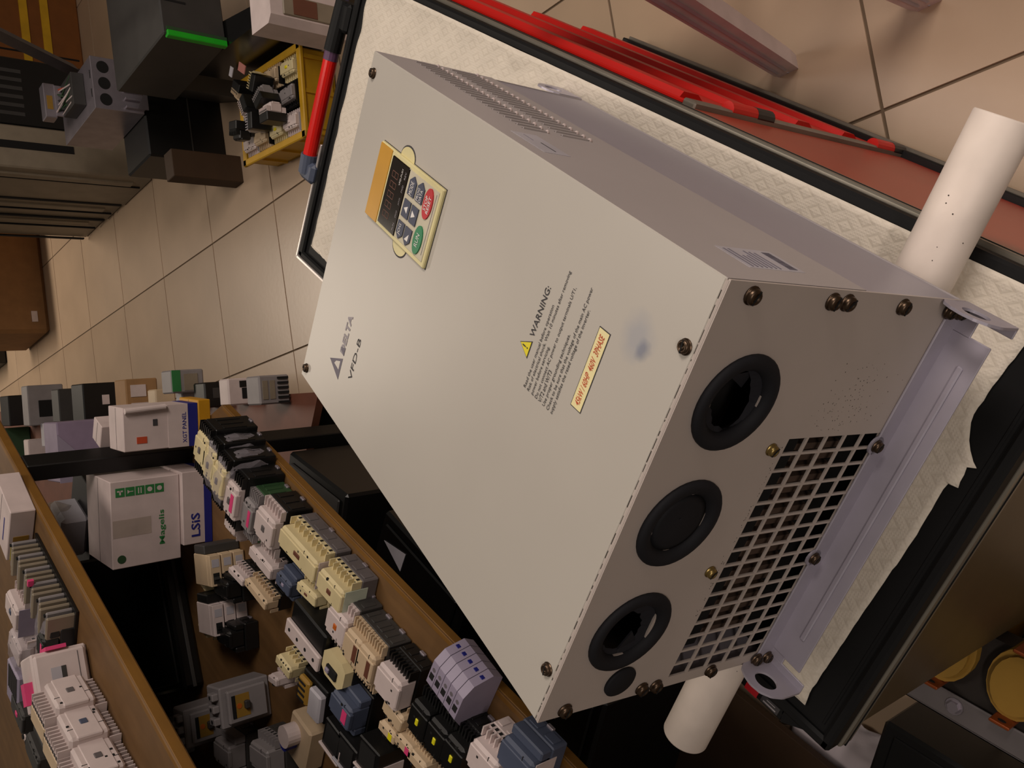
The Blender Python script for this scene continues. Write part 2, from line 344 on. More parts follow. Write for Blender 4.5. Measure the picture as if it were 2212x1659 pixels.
# mounting brackets, one at each end: strip on the panel, flange, ears
def bracket(name, sgn, y0):
    b = MB(); f = lambda y: y0 + sgn*y
    def bx(x0, x1, ya, yb_, z0, z1, m='bracket', bv=.0006):
        A, B = sorted((f(ya), f(yb_))); b.box(x0, x1, A, B, z0, z1, m, bv)
    bx(.0, W, .0002, .0022, -.034, -.0148)
    bx(.0155, .3475, .0, .0345, -.0352, -.0332); bx(.0085, .0172, .0, .0165, -.0352, -.0332); bx(.3458, .3615, .0, .0165, -.0352, -.0332)
    bx(0, .0095, .0, .044, -.0352, -.0332); bx(.3605, W, .0, .044, -.0352, -.0332)
    bx(.044, .325, .0195, .0245, -.0334, -.0312, 'bracket', .001)            # pressed rib
    for xx in (.2403, .1245): b.cyl((xx, f(.0022), -.0165), (xx, f(.0004), -.0165), .0085, 'bracket', 16)
    o = b.build(name, dr)
    # ears with a lifting hole
    for xe in (0, W-.0022):
        e = MB(); hy, hz, hr = .0235, -.0085, .0105
        outer = [(.0, -.0342), (.0, -.002), (.004, .004), (.012, .0085), (.022, .0105), (.032, .0085), (.040, .001), (.0445, -.010), (.0445, -.0342), (.03, -.0342), (.015, -.0342)]
        # ring of quads between the outline and the hole
        N = 44; V = []
        def edge(a):
            dx, dz = math.cos(a), math.sin(a); best = 1
            for k in range(len(outer)):
                (ax, az), (bx_, bz) = outer[k], outer[(k+1) % len(outer)]
                ex, ez = bx_-ax, bz-az; den = dx*ez - dz*ex
                if abs(den) < 1e-12: continue
                t = ((ax-hy)*ez - (az-hz)*ex)/den; s_ = ((ax-hy)*dz - (az-hz)*dx)/den
                if t > 0 and -1e-6 <= s_ <= 1+1e-6: best = t if best == 1 else min(best, t)
            return hy+dx*best, hz+dz*best
        for xx in (xe, xe+.0022):
            for k in range(N):
                a = 2*PI*k/N; oy, oz_ = edge(a); V.append((xx, f(oy), oz_))
            for k in range(N):
                a = 2*PI*k/N; V.append((xx, f(hy+hr*math.cos(a)), hz+hr*math.sin(a)))
        Fc = []
        for k in range(N):
            k2 = (k+1) % N
            Fc += [(k, k2, N+k2, N+k), (2*N+k, 3*N+k, 3*N+k2, 2*N+k2), (k, 2*N+k, 2*N+k2, k2), (N+k, N+k2, 3*N+k2, 3*N+k)]
        e.quads(V, Fc, 'bracket'); bmesh.ops.recalc_face_normals(e.bm, faces=e.bm.faces[:]); e.build('lifting_ear', o)
    for xx in (.2403, .1245): inst('screw', SM, o, (xx, f(.0024), -.0165), (PI/2*(1 if sgn < 0 else -1), .4, 0), (.9, .9, .9))
bracket('mounting_bracket', -1, 0); bracket('mounting_bracket', 1, L)
# keypad
kp = MB().box(.2258, .3008, .3242, .4565, D-.001, D+.0035, 'key_cream', .001).build('keypad', dr)
MB().box(.2268, .2998, .4292, .4556, D+.0034, D+.0042, 'key_gold', .0004).build('top_band', kp)
MB().box(.2299, .2967, .3880, .4258, D+.003, D+.0046, 'display', .0008).build('display', kp)
MB().box(.2305, .2963, .3282, .3876, D+.003, D+.0041, 'key_face', .0004).build('button_field', kp)
for x, y in ((.3008, .4045), (.2258, .3790)):
    sg = 1 if x > .26 else -1; pts = [(x, y-.0142)] + [(x+sg*.0105*math.sin(PI*k/12), y-.0142*math.cos(PI*k/12)) for k in range(1, 12)] + [(x, y+.0142)]
    MB().prism(pts, 'z', D-.0008, D+.0006, 'key_cream').build('finger_recess', kp)
    pts2 = [(x+sg*(.0006+.0115*math.sin(PI*k/12)), y-.0152*math.cos(PI*k/12)) for k in range(13)]
    MB().prism([(x, y-.0152)]+pts2[1:-1]+[(x, y+.0152)], 'z', D-.0008, D+.0003, 'ink').build('recess_rim', kp)
MB().box(.2252, .3014, .3236, .4571, D-.0008, D+.0004, 'ink').build('keypad_gap', kp)
zk = D+.0040
def pent(x0, x1, y0, y1, dirn):
    h = (y1-y0)/2; mx = (x0+x1)/2
    return {'r': [(x0, y0), (x1-.005, y0), (x1, y0+h), (x1-.005, y1), (x0, y1)], 'l': [(x1, y0), (x1, y1), (x0+.005, y1), (x0, y0+h), (x0+.005, y0)], 'q': [(x0, y0), (x1, y0), (x1, y1), (x0, y1)]}[dirn]
for nm, x0, x1, yc, dr_ in (('MODE', .2752, .2935, .3755, 'r'), ('PROG DATA', .2752, .2940, .3590, 'r'), ('up', .2538, .2702, .3765, 'q'), ('down', .2538, .2702, .3605, 'q'), ('JOG', .2322, .2488, .3780, 'l'), ('side', .2320, .2488, .3622, 'l')):
    kb = MB().prism(pent(x0, x1, yc-.0066, yc+.0066, dr_), 'z', zk, zk+.0012, 'key_blue').build('button', kp)
    if nm in ('up', 'down', 'side'):
        c = ((x0+x1)/2, yc); s_ = .0034
        tri = {'up': [(c[0]-s_, c[1]-s_), (c[0]+s_, c[1]-s_), (c[0], c[1]+s_)], 'down': [(c[0]-s_, c[1]+s_), (c[0]+s_, c[1]+s_), (c[0], c[1]-s_)], 'side': [(c[0]-s_, c[1]-s_), (c[0]+s_, c[1]-s_), (c[0]-s_, c[1]+s_)]}[nm]
        MB().prism(tri, 'z', zk+.001, zk+.0015, 'white_ink').build('arrow', kb)
    elif nm == 'PROG DATA':
        text('PROG', 'white_ink', kb, frame((x0+.001, yc+.0006, zk+.0012), (1, 0, 0), (0, 1, 0)), .0115, .0042); text('DATA', 'white_ink', kb, frame((x0+.001, yc-.0048, zk+.0012), (1, 0, 0), (0, 1, 0)), .0115, .0042)
    else: text(nm, 'white_ink', kb, frame((x0+(.001 if nm == 'MODE' else .004), yc-.003, zk+.0012), (1, 0, 0), (0, 1, 0)), .0125 if nm == 'MODE' else .0105, .006)
def oval(cx, cy, rx, ry, n=24): return [(cx+rx*math.cos(2*PI*k/n), cy+ry*math.sin(2*PI*k/n)) for k in range(n)]
kb = MB().prism(oval(.2805, .3420, .0142, .0080), 'z', zk, zk+.0012, 'key_red').build('stop_button', kp)
text('STOP', 'white_ink', kb, frame((.2735, .3422, zk+.0012), (1, 0, 0), (0, 1, 0)), .0135, .0048, bold=.01); text('RESET', 'white_ink', kb, frame((.2725, .3368, zk+.0012), (1, 0, 0), (0, 1, 0)), .0155, .0045, bold=.01)
kb = MB().prism(oval(.2457, .3430, .0135, .0078), 'z', zk, zk+.0012, 'key_green').build('run_button', kp)
text('RUN', 'white_ink', kb, frame((.2395, .3400, zk+.0012), (1, 0, 0), (0, 1, 0)), .012, .006)
MB().box(.236, .293, .3312, .3318, zk, zk+.0003, 'ink_grey').build('fine_print', kp)
text('VFD-PU01', 'white_ink', kp, frame((.276, .3985, D+.0046), (1, 0, 0), (0, 1, 0)), .0155, .0028)
for k, s_ in enumerate(('RUN', 'STOP', 'JOG', 'FWD', 'REV')):
    text(s_, 'ink_faint', kp, frame((.2345+k*.0124, .3912, D+.0046), (1, 0, 0), (0, 1, 0)), .0070, .0026)
m = MB()
for k in range(5):                                            # unlit seven-segment digits
    x = .2395+k*.0098; m.box(x, x+.006, .4118, .4124, D+.0045, D+.00475, 'brown_lab'); m.box(x, x+.006, .4058, .4064, D+.0045, D+.00475, 'brown_lab'); m.box(x, x+.006, .4178, .4184, D+.0045, D+.00475, 'brown_lab'); m.box(x, x+.0006, .406, .418, D+.0045, D+.00475, 'brown_lab'); m.box(x+.0054, x+.006, .406, .418, D+.0045, D+.00475, 'brown_lab')
m.build('dark_digits', kp)
# printing on the lid
zf = D+.00005
MB().prism([(.0453, .4337), (.0708, .4339), (.0560, .4625)], 'z', D-.0002, D+.0003, 'ink_grey').build('logo_triangle', dr)
MB().prism([(.0555, .4375), (.0655, .4378), (.0612, .4470), (.0568, .4500)], 'z', D-.0002, D+.0004, 'cover').build('logo_gap', dr)
text('DELTA', 'ink_faint', dr, frame((.0745, .4335, zf), (1, 0, 0), (0, 1, 0)), .046, .0105, bold=.035)
MB().prism([(.0742, .4335), (.0835, .4335), (.0796, .4440)], 'z', D-.0002, D+.0005, 'ink_grey').build('logo_letter', dr)
text('VFD-B', 'ink', dr, frame((.0595, .4050, zf), (1, 0, 0), (0, 1, 0)), .0490, .0078)
tr = MB().prism([(.2322, .1500), (.2470, .1500), (.2397, .1640)], 'z', D-.0002, D+.0004, 'ink').prism([(.2333, .1506), (.2459, .1506), (.2397, .1628)], 'z', D, D+.0007, 'warn').build('warning_triangle', dr)
text('!', 'ink', tr, frame((.2390, .1521, D+.0006), (1, 0, 0), (0, 1, 0)), .0013, .0078, bold=.02)
text('WARNING:', 'ink', dr, frame((.2497, .1500, zf), (1, 0, 0), (0, 1, 0)), .0420, .0062, bold=.01)
rows = [('Read the user manual before operation', .1405, .0702), ('Risk of electrical shock. Wait 10 minutes after removing', .1353, .1000), ('power before servicing.', .1299, .0415), ('Do not connect AC power to output terminals U/T1,', .1241, .0925),
        ('V/T2 and W/T3', .1193, .0270), ('Use proper grounding techniques.', .1134, .0605), ('Check to be sure that the voltage of the main AC power', .1077, .1002), ('supply satisfies the rated voltage of the inverter.', .1027, .0855)]
for s_, y, wd in rows: text(s_, 'ink', dr, frame((.2119, y-.0014, zf), (1, 0, 0), (0, 1, 0)), wd, .0042, bold=.004)
pl = MB().box(.2296, .2932, .0752, .0880, D-.0002, D+.0003, 'ink', 0).box(.2303, .2925, .0759, .0873, D, D+.0005, 'plate', 0).build('rating_plate', dr)
text('45kW / 60HP  460V  3PHASE', 'red_ink', pl, frame((.2335, .0788, D+.0005), (1, 0, 0), (0, 1, 0)), .0555, .0058, shear=.25, bold=.008)
# stickers on the right side
st = MB().box(W-.0002, W+.0003, .230, .282, .190, .216, 'stickerg').build('side_sticker', dr)
MB().box(W+.0002, W+.0005, .236, .258, .2005, .2015, 'ink').box(W+.0002, W+.0005, .262, .277, .206, .2066, 'ink_grey').build('fine_print', st)
sn = MB().box(W-.0002, W+.0002, .024, .058, .134, .190, 'stickerg').build('nameplate', dr)
m = MB(); rr = random.Random(2)
for k in range(7): m.box(W+.0001, W+.0005, .026+.0*k, .026+rr.uniform(.018, .029), .186-k*.0046-.0016, .186-k*.0046, 'ink_grey')
for k in range(26):
    y = .027+k*.00108; m.box(W+.0001, W+.0005, y, y+rr.choice((.0003, .0006)), .139, .1475, 'ink_grey')
m.build('barcode_print', sn, True)

m = MB(); rr = random.Random(17)                                 # specks of grime above the grille
for k in range(150):
    x, z = rr.gauss(.275, .022), rr.gauss(.048, .022)
    if .255 < x < .35 and -.01 < z < .1: s_ = rr.uniform(.0002, .0006); m.box(x, x+s_*1.5, -.00012, .0004, z, z+s_, 'dirt')
for k in range(60):
    x = rr.uniform(.08, .25); z = .1015+abs(rr.gauss(0, .002)); s_ = rr.uniform(.0002, .0005); m.box(x, x+s_*2, -.00012, .0004, z, z+s_, 'dirt')
m.build('grime_specks', dr, True)

# ------------------------------------------------------------------ tool cart, towel, pipe
CL = Vector((.16, .49, 0)); CZ = -.006
cart = thing('tool_cart', 'long red tool cart with black tray top carrying the big grey drive', 'cart', CL)
def cb(): 
    m = MB(); m.X = T3(-CL + Vector((0, 0, CZ))); return m
x0, x1, y0, y1 = -.0785, .400, -.0765, 1.066
m = cb(); m.box(x0, x1, y0, y1, .630, .6475, 'tray', .003)
for a in ((x0, x1, y0, y0+.011), (x0, x1, y1-.014, y1), (x0, x0+.012, y0, y1), (x1-.013, x1, y0, y1)): m.box(*a, .640, .6535, 'tray', .003)
m.box(x0+.02, x1-.02, y0+.016, y0+.019, .647, .6486, 'tray', .0006); m.build('tray_top', cart)
m = cb(); m.box(x0-.002, x1+.0045, y0-.002, y1+.002, .606, .6295, 'trim_grey', .002); m.box(x0-.003, x1+.0052, y0-.003, y1+.003, .6165, .6180, 'tray'); m.build('rim_trim', cart)
cb().box(x0-.006, x0-.0005, .35, y1+.004, .6345, .6542, 'silver', .001).box(x0-.006, .12, y1, y1+.005, .6345, .6542, 'silver', .001).build('edge_strip', cart)
cb().box(x0+.008, x1-.012, y0+.02, y1-.012, .07, .612, 'cart_front', .003).build('body', cart)
cb().box(x0+.006, x1-.004, y0+.004, y0+.020, .075, .606, 'cart_front', .002).build('end_panel', cart)
cb().box(x1-.014, x1+.002, y0+.006, .418, .070, .606, 'cart_red', .002).build('side_panel', cart)
cb().box(x1-.012, x1+.009, .420, .440, .066, .580, 'cart_grey', .002).build('corner_trim', cart)
for z in (.455, .095):
    k = cb().cyl((x1+.008, .430, z+.052), (x1+.008, .430, z), .0100, 'red', 14).build('latch', cart)
    cb().cyl((x1+.008, .430, z), (x1+.008, .430, z-.036), .0104, 'black', 14).build('latch_tip', k)
for z0, z1 in ((.074, .184), (.187, .310), (.313, .436), (.439, .562)):
    d_ = cb().box(x1-.012, x1+.005, .452, 1.050, z0, z1, 'red', .002).build('drawer', cart)
    cb().prism([(x1+.003, z1-.052), (x1+.012, z1-.034), (x1+.012, z1-.006), (x1+.003, z1-.001)], 'y', .462, 1.056, 'red').build('handle', d_)
cb().box(x1-.02, x1+.001, .442, 1.056, .563, .604, 'tray', .002).build('shade_strip', cart)  # black strip painted for the shade between rim and drawers
cb().box(x0+.01, x1+.013, y0+.01, 1.054, .052, .069, 'black', .002).box(x0+.01, x1+.018, y0+.01, 1.054, .046, .052, 'cart_grey', .001).build('plinth', cart)
for cx, cy in ((-.03, -.02), (.35, -.02), (-.03, 1.0), (.35, 1.0)):
    cb().box(cx-.018, cx+.018, cy-.02, cy+.02, .046, .054, 'steel', .002).cyl((cx-.012, cy, .0335), (cx+.012, cy, .0335), .0270, 'rubber_wheel', 18).build('caster', cart)
h = cb().cyl((.092, 1.094, .655), (.258, 1.094, .655), .0118, 'red_tube', 18).build('push_handle', cart)
cb().cyl((.062, 1.094, .653), (.094, 1.094, .655), .0150, 'blue_grey', 16).box(.050, .084, 1.064, 1.108, .628, .662, 'blue_grey', .006).build('handle_bracket', h)
cb().cyl((.252, 1.094, .655), (.268, 1.094, .655), .0122, 'plum', 16).cyl((.266, 1.094, .655), (.345, 1.094, .652), .014, 'tray', 16).box(.30, .345, 1.064, 1.106, .63, .66, 'tray', .005).build('handle_end', h)
sb = cb().box(-.093, x0, -.024, .040, .618, .6475, 'tray', .002).prism([(-.093, -.024), (x0, -.050), (x0, -.02)], 'z', .618, .6475, 'tray').build('side_bracket', cart)
cb().box(-.0936, -.0929, .0085, .0245, .630, .6465, 'key_red', 0).box(-.092, -.080, .0085, .0245, .6470, .6478, 'key_red', 0).build('red_label', sb)
cb().box(-.0905, -.082, -.018, .004, .6472, .6477, 'ink').box(-.0890, -.0875, -.015, .001, .6476, .6479, 'ink_faint').box(-.0850, -.0842, -.013, -.002, .6476, .6479, 'ink_faint').build('dark_label', sb)

# paper towel sheet
def near_edge(x):
    pts = [(-.056, -.036), (-.040, -.034), (.06, -.037), (.150, -.041), (.205, -.0405), (.2155, -.0405), (.2170, -.0500), (.222, -.0485), (.238, -.0470), (.2400, -.0540), (.2455, -.0460), (.256, -.0380), (.275, -.0295), (.322, -.0325), (.352, -.036), (.389, -.038)]
    for (xa, ya_), (xb, yb_) in zip(pts, pts[1:]):
        if xa <= x <= xb: return ya_ + (yb_-ya_)*(x-xa)/(xb-xa)
    return pts[-1][1] if x > .3 else pts[0][1]
xsn = sorted(set([-.0555+.445*i/64 for i in range(65)] + [.2156, .2171, .2401]))
ny_ = 150; V, Q = [], []
for j in range(ny_+1):
    t = j/ny_
    for i, x in enumerate(xsn):
        yn = near_edge(x) + .0012*mnoise.noise((x*420, 3, 0)); yf = 1.034 + .004*mnoise.noise((x*30, 9, 0))
        xx = x + (.0016*mnoise.noise((0, t*160, 5)) if i in (0,) else 0)
        if i == 0 and t > .9: xx += (t-.9)*.11
        y = yn + (yf-yn)*t
        z = .6492 + .0009*mnoise.noise((x*9, y*9, 1)) + .0004*mnoise.noise((x*40, y*40, 4)) + .0008
        if x > .355: z += ((x-.355)/.034)**2*.0052
        q = math.exp(-((x-.345)/.05)**2 - ((y-.66)/.12)**2); z += q*(.004 + .006*abs(mnoise.noise((x*38, y*30, 2))))
        q2 = math.exp(-((x-.375)/.012)**2 - ((y-.70)/.22)**2); z += q2*.002*mnoise.noise((x*30, y*60, 7))
        V.append((xx, y, z-.006))
nn = len(xsn)
for j in range(ny_):
    for i in range(nn-1): Q.append((j*nn+i, j*nn+i+1, (j+1)*nn+i+1, (j+1)*nn+i))
tw = MB().quads(V, Q, 'towel').build('paper_towel')
for p in tw.data.polygons: p.use_smooth = True
so = tw.modifiers.new('thick', 'SOLIDIFY'); so.thickness = .0009; so.offset = -1
tag(tw, 'white embossed paper towel sheet with torn near edge lining the black tray', 'paper towel')

# white pipe under the drive
pa, pb = Vector((-.171, .0425, .6722)), Vector((.4985, .0545, .6722)); m = MB(); dx = pb - pa; N = 40
ax_ = dx.normalized(); up = Vector((0, 0, 1)); sd = ax_.cross(up).normalized(); up = sd.cross(ax_)
rings = []
for r, t in ((.0195, .03), (.0195, 0), (.0238, 0), (.0245, .0022), *[(.0245, k/8) for k in range(1, 8)], (.0245, .9978), (.0238, 1), (.0195, 1), (.0195, .97)):
    c = pa + dx*t; rings.append([c + (sd*math.cos(2*PI*k/N) + up*math.sin(2*PI*k/N))*r for k in range(N)])
V = [v for rg in rings for v in rg]; Q = [(j*N+k, j*N+(k+1) % N, (j+1)*N+(k+1) % N, (j+1)*N+k) for j in range(len(rings)-1) for k in range(N)]
m.quads(V, Q, 'pipe'); bmesh.ops.recalc_face_normals(m.bm, faces=m.bm.faces[:])
rr = random.Random(4)
for k in range(14):
    t = rr.uniform(.03, .97); a = rr.uniform(.4, 1.9); c = pa + dx*t + (sd*math.cos(a) + up*math.sin(a))*.0245; m.ball(c, rr.uniform(.0003, .0007), 'dirt', n=6)
pp = m.build('plastic_pipe')
for p in pp.data.polygons: p.use_smooth = True
tag(pp, 'thick white plastic pipe lying crosswise under the near end of the drive', 'pipe')

# ------------------------------------------------------------------ shelf rack on the left
RY = math.radians(6.65); RO = Vector((-.485, 1.223, 0)); RM = T3(RO) @ RZ(RY)
rack = thing('shelf_rack', 'wood and black steel shelf rack full of switchgear left of the cart', 'shelf', RO, RY)
zm, zu, zb = .65, 1.0, .06
mb_ = [(0, -1.55), (0, 0), (-.05, .05), (-.12, .17), (-1.05, .17), (-1.05, -1.55)]
MB().prism(mb_, 'z', zm-.017, zm, 'board').build('shelf_board', rack)
MB().box(-.012, .001, -1.55, -.003, zm-.019, zm+.0006, 'board_edge', .003).build('edge_band', rack)
MB().box(-1.05, -.155, -1.55, .36, zu-.017, zu, 'board', .001).build('shelf_board', rack)
MB().box(-.167, -.154, -1.55, .36, zu-.020, zu+.0006, 'board_edge', .003).build('edge_band', rack)
MB().box(-1.05, -.18, -1.55, .15, zb-.017, zb, 'brown_dark', .001).build('shelf_board', rack)
for x, y in ((-.172, .128), (-1.03, .128), (-1.03, -1.5), (-.172, -1.5)): MB().box(x-.018, x+.018, y-.024, y+.024, 0, zu-.020, 'steel_black', .002).build('post', rack)
for y in (.128, -1.5): MB().box(-1.012, -.19, y-.012, y+.012, zm-.045, zm-.018, 'steel_black').build('cross_bar', rack)
MB().box(-1.065, -1.055, -1.5, .15, zm-.02, zu-.021, 'black').build('back_panel', rack)

MB0 = MB
MB().box(-1.01, -.44, .156, .166, zm+.001, zu-.021, 'black').build('end_panel', rack)  # added black sheet standing in for the shade at the rack's far end
def foot(u, v, z, h=0.): 
    p = at(u, v, z+h); return Vector((p.x, p.y, z + .0012))
def contactor(label, cat, loc, rz, a, b, h, base='grey_dark', top='cream', poles=3, side=False, group=None, accent='orange', sticker=None, film=None, name='contactor', comb='top', lab=None, dots=2, teeth=True, zr=.48, roll=0):
    """switchgear block: dark base, narrower front cover, toothed terminal rows, buttons and print"""
    o = thing(name, label, cat, loc, rz, group)
    X = Matrix.Identity(4)
    if side: X = T3((-h/2, 0, a/2)) @ Matrix.Rotation(PI/2, 4, 'Y')
    def B(): q = MB(); q.X = X; return q
    zc = h*zr; tcol = top if comb == 'top' else comb
    q = B(); q.box(-a/2, a/2, -b/2, b/2, 0, zc, base, .002)
    for k in range(poles):
        y = -b/2 + b*(k+.5)/poles; q.box(a/2-.0005, a/2+.0012, y-b*.28/poles, y+b*.28/poles, zc*.25, zc*.8, base, .0005)
    q.build('base', o)
    q = B(); q.box(-a*.31, a*.31, -b/2+.001, b/2-.001, zc-.001, h, top, min(.004, h*.08)); q.box(-a*.2, a*.2, -b/2, b/2, h*.9, h*1.02, top, .0015); q.build('front_cover', o)
    if teeth:
        for sg in (-1, 1):
            q = B(); xo, xi = sg*a*.49, sg*a*.30; xa, xb = min(xo, xi), max(xo, xi)
            q.box(xa, xb, -b/2+.001, b/2-.001, zc, max(h*.60, zc+.004), tcol)
            nt = poles*2
            for k in range(nt+1):
                y = -b/2+.002 + (b-.004)*k/nt; q.box(xa, xb, y-.0011, y+.0011, max(h*.58, zc), max(h*.76, zc+.010), tcol)
            for k in range(nt):
                y = -b/2+.002 + (b-.004)*(k+.5)/nt; xm = (xa+xb)/2
                q.box(xm-.0030, xm+.0030, y-.0026, y+.0026, max(h*.60, zc+.004), max(h*.605, zc+.0045), 'cavity' if k % 2 == 0 else 'steel')
                q.box(xo-sg*.0004, xo+sg*.0006, y-.0022, y+.0022, h*.50, h*.59, 'cavity')
            q.build('terminal_row', o, True)
    else:
        for sg in (-1, 1): B().box(min(sg*a*.49, sg*a*.3), max(sg*a*.49, sg*a*.3), -b/2+.001, b/2-.001, zc, max(h*.8, zc+.003), tcol, .002).build('terminal_cover', o)
    if accent: B().box(-a*.06, a*.06, -b*.10, b*.06, h*1.0, h*1.045, accent, .001).build('coil_button', o)
    if sticker: B().box(-a*.16, a*.16, -b*.36, -b*.14, h*1.0, h*1.03, sticker).build('sticker', o)
    if lab: B().box(-a*.42, a*.30, -b/2-.0008, -b/2+.0002, zc*.6, h*.92, lab).build('side_label', o)
    q = B(); rr = random.Random(hash(label) % 999)
    for k in range(dots+2): q.box(*(lambda x, y: (x-.0018, x+.0018, y-.0018, y+.0018))(rr.uniform(-a*.26, a*.26), rr.uniform(-b*.42, b*.42)), h*.99, h*1.012 if k else h*1.022, 'cavity')
    q.box(-a*.28, a*.28, -b/2+b/3-.0006, -b/2+b/3+.0006, h*.99, h*1.004, 'cavity'); q.build('screw_holes', o, True)
    B().box(a/2-.002, a/2+.003, -.006, .006, .001, .007, 'steel', .001).build('rail_clip', o)
    if film:
        q = B(); vs = bmesh.ops.create_icosphere(q.bm, subdivisions=3, radius=1)['verts']; q.mi(film)
        for v in vs:
            n_ = 1 + .10*mnoise.noise(v.co*3.1) + .05*mnoise.noise(v.co*9)
            s_ = max(abs(v.co.x), abs(v.co.y), abs(v.co.z)); c = v.co*(.55+.45/s_*.75)*n_
            v.co = X @ Vector((c.x*(a/2+.012), c.y*(b/2+.012), h/2 + max(-h/2+.001, c.z*(h/2+.012))))
        q.build('plastic_film', o)
    return o
def breaker(label, loc, rz, n=3, w_=.018, d_=.06, h=.075, body='white', group=None, nose='grey_dark'):
    RX_ = T3((-h/2, 0, n*w_/2)) @ Matrix.Rotation(PI/2, 4, 'Y')
    def MB(): m_ = MB0(); m_.X = RX_; return m_
    """row of narrow breaker poles, laid on its side, fronts facing local -y, poles stacked upwards"""
    o = thing('circuit_breaker', label, 'breaker', loc, rz, group)
    for k in range(n):
        x = (k-n/2)*w_; p = MB().box(x+.0006, x+w_-.0006, -.002, d_, 0, h, body, .0015).box(x+.0012, x+w_-.0012, -.016, 0, h*.0, h*.98, body, .001).build('pole', o)
        MB().box(x+w_*.25, x+w_*.75, -.0168, -.0155, h*.08, h*.42, 'cavity').build('window', p)
        MB().box(x+w_*.3, x+w_*.7, -.020, -.0155, h*.22, h*.30, nose).build('toggle', p)
        MB().box(x+w_*.2, x+w_*.8, -.0166, -.0155, h*.60, h*.85, 'stickerg').build('print', p)
    MB().box(-n*w_/2, n*w_/2, .004, d_-.006, h, h+.018, nose, .002).build('top_cap', o)
    return o
def mccb(label, loc, rz, w_=.075, d_=.06, h=.10, body='grey', group=None, dot='orange', slot=True):
    """moulded case breaker standing with its front to local -y"""
    o = thing('moulded_breaker', label, 'breaker', loc, rz, group)
    MB().box(-w_/2, w_/2, 0, d_, 0, h, body, .003).box(-w_*.40, w_*.40, -.012, .001, h*.12, h*.9, body, .003).build('case', o)
    MB().box(-w_*.27, w_*.27, -.0126, -.0115, h*.48, h*.78, 'coil' if body == 'grey' else 'tan').build('face_plate', o)
    MB().box(-w_*.27, w_*.27, -.0132, -.0117, h*.76, h*.83, 'cavity').build('slot', o)
    if slot: MB().box(-w_*.10, w_*.10, -.022, -.0117, h*.50, h*.60, 'grey_dark', .002).build('toggle', o)
    MB().cyl((0, -.0134, h*.69), (0, -.012, h*.69), .0052, dot, 12).build('indicator_dot', o)
    q = MB()
    for k in range(3):
        x = (k-1)*w_*.29; q.box(x-w_*.09, x+w_*.09, .006, .03, h-.001, h+.012, body, .002); q.cyl((x, .018, h*.99), (x, .018, h+.0125), .004, 'cavity', 8)
    q.build('terminal_guard', o); return o
def carton(label, loc, rz, w_, d_, h, m_, cat='box', name='carton', flap=True):
    """closed box, origin at the middle of its front lower edge; front faces local -y"""
    o = thing(name, label, cat, loc, rz); MB().box(-w_/2, w_/2, 0, d_, 0, h, m_, .0015).build('body', o)
    if flap: MB().box(-w_/2+.002, w_/2-.002, d_/2-.0006, d_/2+.0006, h-.0004, h+.0004, 'grey_mid').build('lid_seam', o)
    return o
def fr(o, x, z, y=-.0004): return frame((x, y, z), (1, 0, 0), (0, 0, 1))
# -- right-hand row on the middle board, far to near
C = contactor
C('farthest cream topped contactor with black body beside the rack post', 'contactor', foot(434, 972, zm, .098), RY, .105, .050, .098, 'black', 'cream', 3, accent='grey_mid', zr=.86, comb='black')
C('cream topped black contactor in crinkled clear film, second from the rack post', 'contactor', foot(452, 1004, zm, .098), RY+.03, .105, .047, .098, 'black', 'cream', 3, film='film', accent='grey_mid', zr=.86, comb='black')
C('cream topped contactor in clear film with white toothed terminals', 'contactor', foot(471, 1038, zm, .098), RY-.02, .105, .047, .098, 'black', 'cream', 3, film='film', accent='grey_mid', comb='black', zr=.86)
C('black contactor with pink sticker on its white toothed top', 'contactor', foot(497, 1080, zm, .090), RY, .11, .050, .090, 'black', 'white', 3, sticker='pink', accent='grey_mid', zr=.8, comb='black')
C('grey and black contactor with white end block and pink tab', 'contactor', foot(534, 1115, zm, .075), RY, .10, .040, .075, 'dk_green', 'grey', 3, zr=.75, sticker='pink', accent=None)
o = C('small grey relay with white label framed in black, near blue striped carton', 'relay', foot(498, 1134, zm, .055), RY+.05, .055, .046, .055, 'black', 'white', 4, accent=None, name='relay', lab='white')
C('white contactor with long black terminal teeth left of the cream pair', 'contactor', foot(575, 1140, zm, .068), RY, .095, .065, .072, 'black', 'white', 3, accent='grey_mid', comb='white', zr=.7)
C('large cream contactor pair on grey base with two brown buttons', 'contactor', foot(642, 1197, zm, .064), RY, .070, .125, .064, 'grey_mid', 'cream', 4, accent='brown_lab', lab='white')
C('cream contactor with mint green end label on grey base', 'contactor', foot(712, 1277, zm, .064), RY, .070, .075, .064, 'grey_mid', 'cream', 3, accent='brown_lab', lab='mint')
C('cream auxiliary contact block without base left of the mint labelled contactor', 'contact block', foot(662, 1283, zm, .05), RY+.1, .040, .062, .050, 'cream', 'cream', 3, accent='brown_lab', name='contact_block')
C('white contactor with orange button on dark grey ribbed base', 'contactor', foot(728, 1352, zm, .062), RY, .085, .056, .064, 'grey_dark', 'white', 3, accent='orange', zr=.66)
C('beige contactor with brown label, farther one of the dark based pair', 'contactor', foot(762, 1402, zm, .062), RY, .088, .046, .064, 'grey_dark', 'beige', 3, accent=None, sticker='brown_lab', zr=.66)
C('beige contactor with brown label, nearer one of the dark based pair', 'contactor', foot(790, 1436, zm, .062), RY, .088, .044, .064, 'grey_dark', 'beige', 3, accent=None, sticker='brown_lab', zr=.66)
C('black contactor with grey white cover and long black comb teeth', 'contactor', foot(836, 1484, zm, .060), RY, .085, .060, .060, 'black', 'white', 4, accent=None, comb='black')
C('beige speckled contact block beside the black comb contactor', 'contact block', foot(848, 1545, zm, .05), RY-.1, .05, .05, .05, 'black', 'beige', 3, accent=None, dots=8, name='contact_block')
